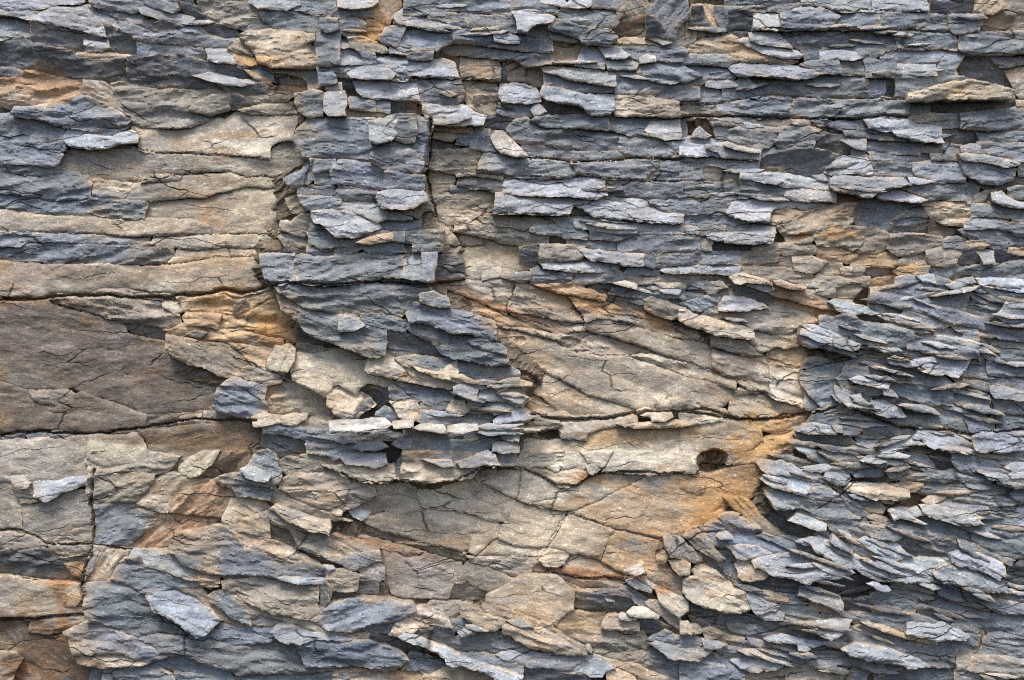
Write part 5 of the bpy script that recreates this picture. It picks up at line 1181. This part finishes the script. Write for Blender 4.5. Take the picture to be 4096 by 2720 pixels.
# hollows worn into the face: x, y, half width, half height, depth (frame units)
PITS = [(712, 461, 16, 12, 20, .15), (549, 434, 11, 5, 10, 0), (373, 398, 12, 9, 7, 0), (569, 343, 12, 6, 5, 0), (520, 340, 6, 4, 3, 0)]
def pits(x, y):
    h = np.zeros_like(x)
    for px, py, a, b, dd, sk in PITS:
        q = np.hypot((x - px) / a, (y - py + (x - px) * sk) / b) + fbm(x / 9, y / 7, 77, 2) * .16
        h -= dd * smooth((1.08 - q) / .32)
    return h

# the long open joints of the face: offset i j, half width, depth, points
JOINTS = '''
f 1.3 13 ; 0,685 60,690 120,682 200,679 300,682 380,686 410,680 460,677 520,668 560,674 640,655
f 1.0 10 ; 1225,955 1290,968 1400,965 1480,950 1600,950 1700,968 1800,965 1890,948
f 1.0 10 ; 0,1003 60,995 160,998 240,1000 330,985 450,965 590,970
f 1.2 12 ; 993,275 989,330 984,390 990,450 1005,500
f .9 9 ; 600,640 630,655 700,651 760,656 860,650 1000,656 1070,645
20 1.0 10 ; 0,808 150,803 400,800 560,815 730,805 900,815 1040,826 1300,806 1560,796
20 .8 7 ; 0,718 250,712 430,690 600,658 800,670 960,676 1300,680 1560,690
20 .8 7 ; 830,35 980,48 1150,88 1250,68 1400,75 1640,82 1840,88 2060,92
20 .8 7 ; 300,208 700,206 1100,208 1460,206 1840,222
10 .9 9 ; 1290,1090 1450,1100 1640,1122 1800,1112 2000,1092 2361,1096
10 .8 7 ; 935,1188 1180,1217 1400,1224 1560,1230 1700,1210 1960,1246 2361,1258
10 .8 7 ; 1050,1480 1400,1486 1560,1490 1900,1525 2361,1550
10 .8 7 ; 380,560 540,545 700,545 820,545 1000,548 1100,560
21 .9 8 ; 0,1265 160,1258 390,1328 640,1325 700,1295 900,1303 1060,1245
21 .9 9 ; 1250,1290 1500,1382 1850,1412 2000,1432 2361,1400
21 .7 5 ; 0,780 120,800 350,873 470,898 560,905 840,985
21 .6 4 ; 0,925 200,990 400,1060 600,1165 840,1240
02 .9 8 ; 0,525 150,540 330,630 640,625 780,645 900,655
02 .8 7 ; 60,835 300,880 560,890
02 .9 8 ; 0,1150 240,1145 400,1125 580,1120
02 1.0 9 ; 650,120 620,300 655,500 645,630 560,880 580,1000
12 .9 8 ; 0,150 130,190 230,205 400,190 600,215 800,195 930,120 1000,95 1250,105 1350,150 1470,210 1620,235 1720,160 1800,130 2361,137
12 .8 7 ; 350,1003 520,1012 740,1017 1000,1037
12 .9 6 ; 1440,830 1600,855 1880,867 2030,855
12 .6 4 ; 560,360 800,405 960,445 1110,490
12 .6 4 ; 960,225 1100,280 1210,325 1400,380 1560,410 1900,525 2225,600
12 .6 4 ; 1245,110 1210,330 1090,580 920,725
12 .6 4 ; 1560,420 1480,550 1430,640 1370,740
12 .8 6 ; 0,545 160,560 430,585 640,640 840,690
11 .6 5 ; 1215,390 1150,545 1145,605
11 .6 5 ; 1565,475 1620,560 1670,610 1685,710
11 .7 6 ; 735,445 960,525 1150,605 1320,655 1440,690
11 .6 4 ; 1075,690 1300,745 1500,790 1620,860 1790,895 1980,895
01 .7 5 ; 340,505 440,550 560,585 700,625 870,670
01 .6 4 ; 1200,150 1380,160 1560,140 1700,152 1960,148 2120,143
01 .6 4 ; 950,268 1120,264 1330,238 1450,212 1790,205
01 .7 5 ; 120,36 500,45 850,68 1100,66 1450,52 1900,48
00 .8 6 ; 440,1025 620,1030 960,1025 1130,1062 1340,1058 1550,1078 1720,1085 1870,1108
00 .8 6 ; 880,1262 1240,1215 1440,1192 1600,1187 1700,1222 1900,1218
'''
SEGS = []
for l in JOINTS.strip().splitlines():
    hd, pp = l.split(';'); t, wj, dj = hd.split()
    Pj = np.array([[float(q) for q in p.split(',')] for p in pp.split()])
    Pj = Pj * .433714 if t == 'f' else Pj * .144638 + np.array((int(t[0]) * 341.25, [0, 226.75, 453.25][int(t[1])]))
    wj = float(wj); dj = float(dj)
    if wj < .85: wj *= .75; dj *= .5
    for a, b in zip(Pj[:-1], Pj[1:]): SEGS.append((a, b, wj, dj))
def joints(x, y):
    h = np.zeros_like(x)
    lx, hx, ly, hy = x.min() - 6, x.max() + 6, y.min() - 6, y.max() + 6
    wob = None
    for a, b, wj, dj in SEGS:
        if max(a[0], b[0]) < lx or min(a[0], b[0]) > hx or max(a[1], b[1]) < ly or min(a[1], b[1]) > hy: continue
        if wob is None:
            X = x + fbm(x / 9, y / 9, 501, 3) * 2.4; Y = y + fbm(x / 9, y / 9, 502, 3) * 2.2; W = 1 + .7 * fbm(x / 30, y / 30, 503, 2); wob = 1
        d = b - a; t = np.clip(((X - a[0]) * d[0] + (Y - a[1]) * d[1]) / (d @ d), 0, 1)
        r = np.hypot(X - a[0] - t * d[0], Y - a[1] - t * d[1])
        h = np.minimum(h, -dj * np.exp(-(r / (wj * W)) ** 2))
    return h

# ------------------------------------------------------------ one rock
def outline(P, rnd, amp, step, grow):
    out = []
    n = len(P)
    t = np.roll(P, -1, 0) - P; t = t / np.maximum(np.hypot(t[:, 0], t[:, 1])[:, None], 1e-6)
    nr = np.stack([t[:, 1], -t[:, 0]], 1); b = nr + np.roll(nr, 1, 0)
    lb = np.maximum(np.hypot(b[:, 0], b[:, 1])[:, None], .5)
    P = P + b / lb * grow * np.minimum(2 / lb, 1.6)
    # corners are kept, the edges between them break into ragged little steps
    for i in range(n):
        p, q = P[i], P[(i + 1) % n]
        L = float(np.hypot(*(q - p))); m = max(1, int(L / step))
        t = (q - p) / max(L, 1e-6); nrm = np.array((t[1], -t[0]))
        for j in range(m):
            f = j / m; c = p + (q - p) * f
            s = (i * 131 + rnd * 7) % 9973
            w = math.sin(math.pi * f) ** 0.5 if m > 1 else 0
            xx = np.array([f * L]); o = float((fbm(xx / 11.0, xx * 0 + s, 5, 4, 0.62)) [0])
            out.append(c + nrm * (o * amp * w))
    return np.array(out)

def seg_dist(X, P):
    Q = np.roll(P, -1, 0); d = Q - P; L2 = (d ** 2).sum(1) + 1e-9
    best = np.full(len(X), 1e9); sgn = np.zeros(len(X), bool); top = np.zeros(len(X))
    for s in range(0, len(X), 4000):
        x = X[s:s + 4000]
        t = np.clip(((x[:, None, :] - P[None]) * d[None]).sum(2) / L2, 0, 1)
        c = P[None] + t[..., None] * d[None]
        r = np.hypot(x[:, None, 0] - c[..., 0], x[:, None, 1] - c[..., 1])
        k = r.argmin(1); best[s:s + 4000] = r[np.arange(len(k)), k]; top[s:s + 4000] = np.abs(d[k, 0]) / np.sqrt(L2[k])
        yy = x[:, None, 1]; xx = x[:, None, 0]
        cr = ((P[None, :, 1] > yy) != (Q[None, :, 1] > yy)) & (xx < (Q[None, :, 0] - P[None, :, 0]) * (yy - P[None, :, 1]) / (Q[None, :, 1] - P[None, :, 1] + 1e-12) + P[None, :, 0])
        sgn[s:s + 4000] = cr.sum(1) % 2 == 1
    global EDGE_LEVEL
    EDGE_LEVEL = top
    return best, sgn

LEAN = {'L': .50, 'W': .5, 'C': .34, 'T': .14, 'B': .14, 'G': .08, 'O': .05, 'D': -.38, 'K': -.30}
def relief(x, y, r, e):
    """height towards the viewer, in frame units, of the front of rock r"""
    i = r['i']; ca, sa = math.cos(r['a']), math.sin(r['a'])
    cx, cy = CEN[i]
    u = (x - cx) * ca + (y - cy) * sa; v = -(x - cx) * sa + (y - cy) * ca
    rnd = random.Random(i * 77 + 5)
    size = min(1.0, math.sqrt(r['area']) / 45.0)
    big = r['k'] == 'P' or (r['c'] in 'TCOK' and r['area'] > 2500)
    wx = fbm(x / 26, y / 26, i, 3) * 7; wy = fbm(x / 22, y / 22, i + 50, 3) * 5
    hh = np.zeros_like(x)
    lean = LEAN[r['c']] + rnd.uniform(-.12, .12)
    if big: lean *= 0.3
    vr = max(4.0, np.percentile(np.abs(v), 92))
    hh += np.clip(lean * v, -lean * 0 - 9, 9) + rnd.uniform(-.07, .07) * u * (0.3 if big else 1)
    # broad facets, stretched along the bedding
    fs = 46 if big else 26
    hh += facet((u + wx) / fs, (v + wy) / (fs * .42), i * 3 + 1) * (1.3 if big else 3.1 * size)
    hh += facet((u + wx * .6) / (fs * .4), (v + wy * .6) / (fs * .2), i * 3 + 2) * (.55 if big else 1.0 * size + .2)
    # thin leaves peeled off the front: sharp little terraces
    q = fbm(u / (50 if big else 34), v / (17 if big else 10), i + 9, 4, .55) * (2.6 if big else 2.4) + v * (.0 if big else .05)
    hh -= terrace(q, .16) * (.6 if big else 1.15 * (0.4 + .6 * size))
    # laminations
    la = {'S': .6, 'F': .3, 'B': .3, 'P': .12, 'C': .1}[r['k']]
    if abs(r['a']) > .13 and r['k'] in 'SF' and r['c'] in 'BLDC': la += .15
    if r['area'] > 1300 and r['k'] == 'S': la *= .55
    if big: la = .13
    lw = v + fbm(u / 42, v / 42, i + 4, 3) * 5
    gv = -x * sa + y * ca + fbm(x / 42, y / 42, 4, 3) * 5; gu = x * ca + y * sa
    hh += la * (fbm(gu / 60, gv / 3.4, 13, 3, .6) * 1.2)
    ql = fbm(gu / 110, gv / 7.5, 33, 2) * 3
    hh += la * 1.25 * (terrace(ql, .10) - ql * .5)
    # grain
    hh += fbm(x / 6, y / 4.0, i + 21, 4, .6) * (.12 if big or r['k'] == 'P' else .2)
    # broken edges
    bev = .9 + .9 * size; wd = .75 + 1.5 * size * np.clip(.35 + 1.6 * fbm(x / 17, y / 17, i + 71, 2), 0, 2)
    if r['k'] == 'P': bev = 1.2; wd = .9
    hh -= bev * (.15 + .85 * EDGE_LEVEL) * np.exp(-e / np.maximum(wd, .5)) 
    hh += pits(x, y) + joints(x, y)
    r['layer'] = np.floor(q)
    return hh

# mineral stains that run across several rocks: x, y, half width, half height, angle, colour, strength
RU = (.30, .155, .07); OC = (.50, .30, .13); SA = (.38, .245, .16); BG = (.20, .235, .285); MB = (.15, .12, .095); CR = (.66, .60, .49)
STAINS = [
 (50, 84, 60, 10, .1, SA, .75), (20, 112, 34, 8, 0, BG, .5), (55, 200, 70, 9, 0, BG, .7), (50, 245, 80, 13, .05, BG, .65), (30, 150, 60, 14, 0, BG, .6),
 (150, 110, 60, 20, .3, (.27, .255, .24), .5), (245, 150, 40, 22, -.3, CR, .6), (262, 200, 34, 34, 0, (.58, .50, .36), .5), (240, 135, 22, 5, 0, (.30, .19, .09), .6),
 (225, 155, 14, 8, 0, (.30, .19, .10), .6), (205, 262, 70, 12, -.1, (.46, .33, .19), .5), (120, 275, 70, 12, 0, (.30, .25, .19), .6),
 (250, 310, 44, 16, .2, (.60, .40, .20), .7), (275, 330, 20, 14, .5, (.50, .26, .10), .6), (200, 335, 12, 5, .3, RU, .6), (60, 303, 70, 5, .1, (.42, .26, .13), .5),
 (90, 370, 120, 60, .1, (.20, .165, .14), .6), (100, 430, 110, 12, 0, MB, .6), (200, 440, 50, 14, 0, (.24, .165, .10), .7),
 (205, 500, 34, 16, -.5, SA, .8), (170, 535, 46, 11, -.45, (.28, .165, .10), .75), (70, 575, 14, 20, 1.2, (.36, .20, .10), .6), (40, 640, 60, 34, .3, (.15, .10, .065), .85), (62, 600, 8, 40, 0, RU, .6), (30, 672, 40, 8, 0, RU, .5),
 (20, 460, 50, 26, 0, (.36, .34, .31), .5), (382, 25, 10, 20, .2, RU, .6), (372, 30, 14, 16, .2, OC, .5), (418, 110, 6, 6, 0, RU, .7), (310, 88, 30, 5, 0, RU, .5), (250, 60, 20, 5, 0, OC, .5),
 (320, 375, 50, 22, .2, CR, .5), (335, 390, 40, 22, .2, (.62, .52, .38), .5), (480, 300, 40, 8, .4, (.44, .24, .11), .6), (530, 318, 40, 5, .35, (.40, .20, .09), .7), (575, 300, 60, 6, .3, (.58, .34, .15), .6), (640, 312, 50, 8, .5, (.48, .28, .13), .6),
 (610, 350, 110, 28, .4, (.36, .315, .265), .5), (500, 380, 26, 30, .6, (.42, .27, .14), .5), (545, 395, 60, 14, .3, (.50, .40, .27), .4), (800, 360, 16, 34, -.2, (.62, .46, .27), .6), (790, 385, 22, 20, 0, CR, .5),
 (640, 435, 80, 9, -.1, (.40, .27, .14), .7), (600, 460, 90, 12, -.05, CR, .6), (535, 440, 30, 14, 0, CR, .5), (760, 440, 40, 22, -.5, (.50, .31, .14), .75), (735, 490, 50, 34, -.5, (.50, .31, .15), .7), (690, 540, 60, 34, -.5, (.48, .32, .18), .6),
 (715, 515, 34, 14, -.6, (.44, .25, .10), .6), (590, 478, 30, 8, 0, (.42, .23, .10), .6), (440, 500, 90, 26, .2, CR, .65), (520, 520, 80, 34, .3, (.62, .52, .38), .75), (540, 480, 60, 20, .2, CR, .6), (600, 575, 60, 6, .1, (.33, .15, .07), .8), (640, 590, 50, 5, 0, (.33, .16, .08), .6),
 (380, 515, 50, 20, .25, (.25, .21, .165), .5), (380, 545, 60, 5, .25, (.26, .15, .08), .7), (420, 580, 60, 22, .1, (.33, .29, .265), .6), (560, 610, 70, 26, .3, (.42, .31, .20), .5),
 (800, 210, 60, 16, 0, (.36, .27, .18), .5), (830, 235, 40, 6, 0, (.50, .28, .12), .6), (905, 268, 20, 8, -.1, (.52, .29, .11), .7), (800, 300, 40, 10, .4, (.38, .21, .11), .6), (300, 40, 30, 14, .2, (.42, .35, .26), .5),
 (560, 60, 18, 20, 0, (.34, .26, .18), .5), (470, 215, 22, 60, .3, (.46, .39, .29), .4), (450, 250, 16, 30, .3, (.46, .38, .28), .4)]

def tint(x, y, r, e, hh):
    i = r['i']; rnd = random.Random(i * 13 + 1)
    n = len(x); c0 = COL[r['c']].copy(); cxm, cym = CEN[i]; spanx, spany = np.ptp(r['P'], axis=0) / 2
    c0 = c0 * (1 + rnd.uniform(-.2, .16) * (1 if r['c'] in 'BLD' else .4)); c0 = c0 * (1 + np.array((rnd.uniform(-.04, .04), 0, rnd.uniform(-.05, .05))))
    if r['c'] in 'BLD': g = rnd.uniform(0, .6) ** 1.5; c0 = c0 * (1 - g) + c0.mean() * np.array((1.03, 1.0, .95)) * g
    C = np.tile(c0, (n, 1))
    near = np.stack([sample(F, x + fbm(x / 14, y / 14, 320, 3) * 14, y + fbm(x / 14, y / 14, 321, 3) * 10) for F in F_RGB], 1)
    def mix(C, col, f): f = np.clip(f, 0, 1)[:, None]; return C * (1 - f) + col * f
    warm = sample(F_WARM, x, y)
    a = fbm(x / 40, y / 24, 301, 4); b = fbm(x / 16, y / 9, 302, 4); c = fbm(x / 70, y / 34, 303, 3); d = fbm(x / 9, y / 6, 304, 3)
    code = r['c']
    if code in 'TCOKG' and r['k'] != 'C': w = {'K': .85, 'O': .7}.get(code, .55); C = C * w + near * (1 - w)       # stains run on from one piece into the next
    elif code != 'W':
        f = np.clip(warm * 1.3 - .35 + a * .5, 0, .55)[:, None]; C = C * (1 - f) + near * f
    if code in 'BLDG':
        C = mix(C, WARM * .8, (a * .9 + warm * 1.5 - .25) * .55)
        C = mix(C, BLUEG * 1.55, (b - .15) * .55 * (1 - warm))
        C = mix(C, WARM * 1.2, np.exp(-e / 1.7) * np.clip(.30 + d * .9 + warm * .5, 0, .8))  # rims lightened to cream for the thin bright highlights on slab edges
    else:
        C = mix(C, CREAM * 1.05, (fbm(x / 34, y / 19, 331, 4) + b * .4 - .02) * (1.9 if code in 'TC' else .8))
        C = mix(C, np.array((.31, .285, .26)), (fbm(x / 30, y / 16, 311, 4) - .03) * 1.5)
        C = mix(C, np.array((.27, .25, .235)), (a - .1) * (.85 if code in 'TC' else .5))
        C = mix(C, RUST * 1.15, (c * 1.0 + d * .5 - .3) * (.9 if code in 'OK' else .7))
        C = mix(C, np.array((.45, .29, .15)), (fbm(x / 30, y / 18, 305, 3) - .14) * 1.0 if code not in 'W' else np.zeros(n))
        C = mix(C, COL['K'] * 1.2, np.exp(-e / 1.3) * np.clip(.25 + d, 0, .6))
    for sx, sy, rx, ry, rot, colr, st in STAINS:
        if abs(cxm - sx) > rx * 1.6 + spanx or abs(cym - sy) > ry * 1.6 + rx * .7 + spany: continue
        cr_, sr_ = math.cos(rot), math.sin(rot)
        ax = ((x - sx) * cr_ + (y - sy) * sr_) / rx; ay = (-(x - sx) * sr_ + (y - sy) * cr_) / ry
        m = smooth((1.25 - np.hypot(ax, ay) + fbm(x / 17, y / 10, 340, 4) * .95) / .7)
        C = mix(C, np.array(colr), m * st * (.25 if code in 'BLDW' and colr[0] > colr[2] * 1.25 else 1))
    ly = r['layer']                                  # each peeled layer is a separate break with its own tone
    C = C * (1 + (.26 if code in 'BLD' else .15) * (_hash(ly, ly * 0 + i, 9) - .5))[:, None]
    C = C * (1 + .16 * d[:, None]) * (1 + .10 * fbm(x / 3.1, y / 1.9, 306, 2)[:, None])
    return np.clip(C, .01, .85)

def mesh_from(V, tris, colours, name, mat, smooth_faces=True, nfront=None):
    me = bpy.data.meshes.new(name)
    me.vertices.add(len(V)); me.vertices.foreach_set('co', np.asarray(V, np.float32).ravel())
    T = np.asarray(tris, np.int32)
    me.loops.add(T.size); me.loops.foreach_set('vertex_index', T.ravel())
    me.polygons.add(len(T)); me.polygons.foreach_set('loop_start', np.arange(0, T.size, 3, dtype=np.int32))
    me.polygons.foreach_set('loop_total', np.full(len(T), 3, np.int32))
    sm = np.zeros(len(T), bool)
    if nfront is None: nfront = len(T)
    sm[:nfront] = smooth_faces
    me.polygons.foreach_set('use_smooth', sm)
    at = me.color_attributes.new('stone', 'FLOAT_COLOR', 'POINT')
    at.data.foreach_set('color', np.hstack([colours, np.ones((len(colours), 1))]).astype(np.float32).ravel())
    me.materials.append(mat); me.update(calc_edges=True); me.validate(); me.set_sharp_from_angle(angle=math.radians(38))
    return me

SP = 1.45
def build_rock(r):
    i = r['i']; rs = np.random.RandomState(i + 3)
    amp = {'S': 1.5, 'F': 1.0, 'B': .9, 'P': 1.6, 'C': .5}[r['k']]
    O = outline(r['P'], i, min(amp, math.sqrt(r['area']) * .06), 1.7, {'S': .3, 'F': .4, 'B': .1, 'P': .15, 'C': 0}[r['k']])
    lo = O.min(0); hi = O.max(0)
    sp = SP if r['area'] > 350 else 1.3
    gx, gy = np.meshgrid(np.arange(lo[0], hi[0], sp), np.arange(lo[1], hi[1], sp * .87))
    gx = gx + (np.arange(gx.shape[0]) % 2)[:, None] * sp * .5
    X = np.stack([gx.ravel(), gy.ravel()], 1) + rs.uniform(-.28, .28, (gx.size, 2)) * sp
    e, ins = seg_dist(X, O)
    X = X[ins & (e > .55 * sp)]
    pts = [Vector(p) for p in O] + [Vector(p) for p in X]
    n = len(O)
    ov, oe, of, *_ = delaunay_2d_cdt(pts, [], [list(range(n))], 1, 1e-4)
    V2 = np.array([(p.x, p.y) for p in ov]); T = np.array([f for f in of if len(f) == 3], np.int64)
    if len(T) == 0: return None
    A = V2[T[:, 1]] - V2[T[:, 0]]; B = V2[T[:, 2]] - V2[T[:, 0]]
    cr = A[:, 0] * B[:, 1] - A[:, 1] * B[:, 0]
    T[cr < 0] = T[cr < 0][:, ::-1]; T = T[np.abs(cr) > 1e-7]
    e, _ = seg_dist(V2, O)
    h = relief(V2[:, 0], V2[:, 1], r, e)
    D = r['d'] * .85 + max(0, r['d'] - 22) * .45
    C = tint(V2[:, 0], V2[:, 1], r, e, h)
    # boundary -> sides running back into the face
    E = np.concatenate([T[:, [0, 1]], T[:, [1, 2]], T[:, [2, 0]]])
    key = np.sort(E, 1); _, inv, cnt = np.unique(key[:, 0] * 1000003 + key[:, 1], return_inverse=True, return_counts=True)
    Bd = E[cnt[inv] == 1]
    bv = np.unique(Bd); mp = {int(b): k for k, b in enumerate(bv)}
    back = D - {'S': 34, 'F': 12, 'B': 34, 'P': 20, 'C': 7}[r['k']]
    mid = V2.mean(0); bx = mid + (V2[bv] - mid) * .96
    k = 1 - D * S / DIST
    def place(xy, hh): return np.stack([(xy[:, 0] - 512) * S * k, -hh * S, (340 - xy[:, 1]) * S * k], 1)
    VF = place(V2, h + D); VB = place(bx, np.full(len(bv), back)); VS = VF[bv]   # separate ring keeps the edge crisp
    nf = len(VF); nb = len(bv)
    a = np.array([mp[int(q)] for q in Bd[:, 0]]); b = np.array([mp[int(q)] for q in Bd[:, 1]])
    # image y is down, so a counter-clockwise triangle there faces away: flip
    side = np.concatenate([np.stack([nf + a, nf + b, nf + nb + b], 1), np.stack([nf + a, nf + nb + b, nf + nb + a], 1)])
    V = np.concatenate([VF, VS, VB]); TT = np.concatenate([T[:, ::-1], side])
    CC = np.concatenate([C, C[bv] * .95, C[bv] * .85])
    cen = V[:nf].mean(0); cen[1] = -D * S
    return V - cen, TT, CC, cen, len(T)

NAMES = {'S': 'rock_ledge', 'F': 'rock_flake', 'B': 'rock_block', 'P': 'rock_plate', 'C': 'loose_stone'}
def material_for(r): return M_BUFF if r['c'] in 'TCOKW' else M_SLATE

order = sorted(rocks, key=lambda r: -(r['area'] + (1e6 if r['name'] else 0)))
things = set(r['i'] for r in order[:KEEP])
rest = [[], [], [], 0]
col = scene.collection
for r in rocks:
    g = build_rock(r)
    if g is None: continue
    V, T, C, cen, nfr = g
    if r['i'] in things:
        nm = 'dead_twig' if 'twig' in r['name'] else NAMES[r['k']]
        o = bpy.data.objects.new(nm, mesh_from(V, T, C, nm, material_for(r), True, nfr))
        o.location = cen; col.objects.link(o); r['obj'] = o
    else:
        rest[0].append(V + cen); rest[1].append(T + rest[3]); rest[2].append(C); rest[3] += len(V)
if rest[0]:
    o = bpy.data.objects.new('rock_splinters', mesh_from(np.concatenate(rest[0]), np.concatenate(rest[1]), np.concatenate(rest[2]), 'rock_splinters', M_SLATE))
    o['kind'] = 'stuff'; o['label'] = 'small splinters and thin flakes filling in between the larger rocks'; o['category'] = 'rock splinters'
    col.objects.link(o)

# ------------------------------------------------------------ the rock face behind and beyond the traced slabs
def face_sheet():
    xs = np.concatenate([np.arange(-400, 0, 5.0), np.arange(0, 1024, 2.6), np.arange(1024, 1425, 5.0)])
    ys = np.concatenate([np.arange(-300, 0, 3.5), np.arange(0, 680, 2.2), np.arange(680, 985, 3.5)])
    X, Y = np.meshgrid(xs, ys); x = X.ravel(); y = Y.ravel()
    ang = sample(F_ANG, x, y) * .8
    # bent bedding coordinate
    v = y - x * np.tan(np.clip(ang, -.5, .5)) * .35 + fbm(x / 150, y / 150, 801, 3) * 22
    u = x
    dep = sample(F_DEP, x, y)
    out = np.maximum(np.maximum(-x, x - 1024), np.maximum(-y, y - 680)); f = smooth(out / 25 + .2)
    ql = fbm(u / 120, v / 13, 802, 3) * 4
    h = dep * .85 - 9.5 + f * 9 + (terrace(ql, .1) - ql * .6) * 3.5 + terrace(fbm(u / 40, v / 9, 803, 4) * 3, .15) * 1.6 + fbm(u / 30, v / 4, 804, 4) * 1.2
    warm = sample(F_WARM, x, y)[:, None]
    n = fbm(x / 40, y / 20, 805, 4)[:, None]
    C = np.array((.17, .145, .11)) * .8 * (1 - np.clip(warm * .9 + n * .4, 0, 1)) + np.array((.20, .14, .085)) * np.clip(warm * .9 + n * .4, 0, 1)
    C = np.clip(C * (1 + .2 * fbm(x / 7, y / 3, 806, 3)[:, None]), .01, .8)
    near = np.stack([sample(F, x, y) for F in F_RGB], 1); bl = np.clip(1.1 - warm * 2.2 + n * 1.2, 0, 1)
    C2 = (near * (1 - bl) + COL['B'] * bl) * (1 + .3 * fbm(x / 9, y / 4, 807, 3)[:, None])
    C = C * (1 - f[:, None]) + np.clip(C2, .02, .8) * f[:, None]
    V = np.stack([(x - 512) * S, -h * S, (340 - y) * S], 1)
    ny, nx = X.shape; a = (np.arange(ny - 1)[:, None] * nx + np.arange(nx - 1)).ravel()
    T = np.concatenate([np.stack([a, a + nx, a + 1], 1), np.stack([a + 1, a + nx, a + nx + 1], 1)])
    o = bpy.data.objects.new('rock_face', mesh_from(V, T, C, 'rock_face', M_SLATE)); o['kind'] = 'structure'
    col.objects.link(o)
face_sheet()

# ------------------------------------------------------------ what each rock is called
KIND = {'S': 'rock slab', 'F': 'rock flake', 'B': 'rock block', 'P': 'rock plate', 'C': 'loose stone'}
CWORD = {'B': 'blue grey', 'L': 'pale blue', 'D': 'dark grey', 'G': 'grey brown', 'T': 'tan', 'C': 'cream', 'O': 'orange brown', 'K': 'dark brown', 'W': 'white'}
GROUP = {'S': 'slabs bedded in the cliff face', 'F': 'flakes peeling from the cliff face', 'B': 'squared blocks in the cliff face', 'P': 'smooth plates of the cliff face', 'C': 'loose stones caught in the cliff'}
NOUN = {'S': 'slab', 'F': 'flake', 'B': 'block', 'P': 'plate', 'C': 'stone'}
named = [r for r in rocks if r['name'] and 'obj' in r]
taken = {}
def short_name(n):
    for w in (' with ', ' beside ', ' under ', ' over ', ' above ', ' below ', ' in the ', ' at the ', ' near ', ' by the ', ' of the ', ' of two', ' lying', ' resting', ' fading', ' sweeping', ' crossing', ' touching', ' behind', ' sticking', ' between', ' across', ' jutting', ' largest', ' leading', ' pointing', ' slanting', ' tapering', ' cut by', ' end', ' shaped '):
        n2 = n.split(w)[0]
        if len(n2.split()) >= 2: n = n2
    return n
shorts = {}
for r in named: shorts.setdefault(short_name(r['name']), []).append(r)
anchors = [v[0] for k, v in shorts.items() if len(v) == 1]
autos = {}
for r in rocks:
    if 'obj' not in r: continue
    o = r['obj']; o['kind'] = 'thing'
    o['category'] = 'dead twig' if 'twig' in r['name'] else KIND[r['k']]
    if 'twig' not in r['name']: o['group'] = GROUP[r['k']]
    if r['name']: o['label'] = r['name']; continue
    c = r['P'].mean(0); w, h = np.ptp(r['P'], axis=0); asp = w / max(h, 1)
    shape = 'long thin' if asp > 4.5 else 'long' if asp > 2.4 else 'stubby' if asp > .8 else 'upright'
    size = 'large' if r['area'] > 1400 else 'small' if r['area'] < 500 else 'medium'
    a = min(anchors, key=lambda q: np.hypot(*(q['P'].mean(0) - c)) - .25 * math.sqrt(q['area']))
    dx, dy = c - a['P'].mean(0)
    rel = 'beside' if abs(dx) > 1.6 * abs(dy) else ('above' if dy < 0 else 'below')
    lab = f"{size} {shape} {CWORD[r['c']]} {NOUN[r['k']]} {rel} the {short_name(a['name'])}"
    autos.setdefault(lab, []).append(r)
for lab, rs in autos.items():
    rs.sort(key=lambda r: r['P'].mean(0)[1])
    for k, r in enumerate(rs):
        pre = '' if len(rs) == 1 else ['upper ', 'lower '][k] if len(rs) == 2 else ['topmost ', 'second highest ', 'third highest ', 'fourth highest ', 'fifth highest ', 'sixth highest '][min(k, 5)]
        r['obj']['label'] = pre + lab
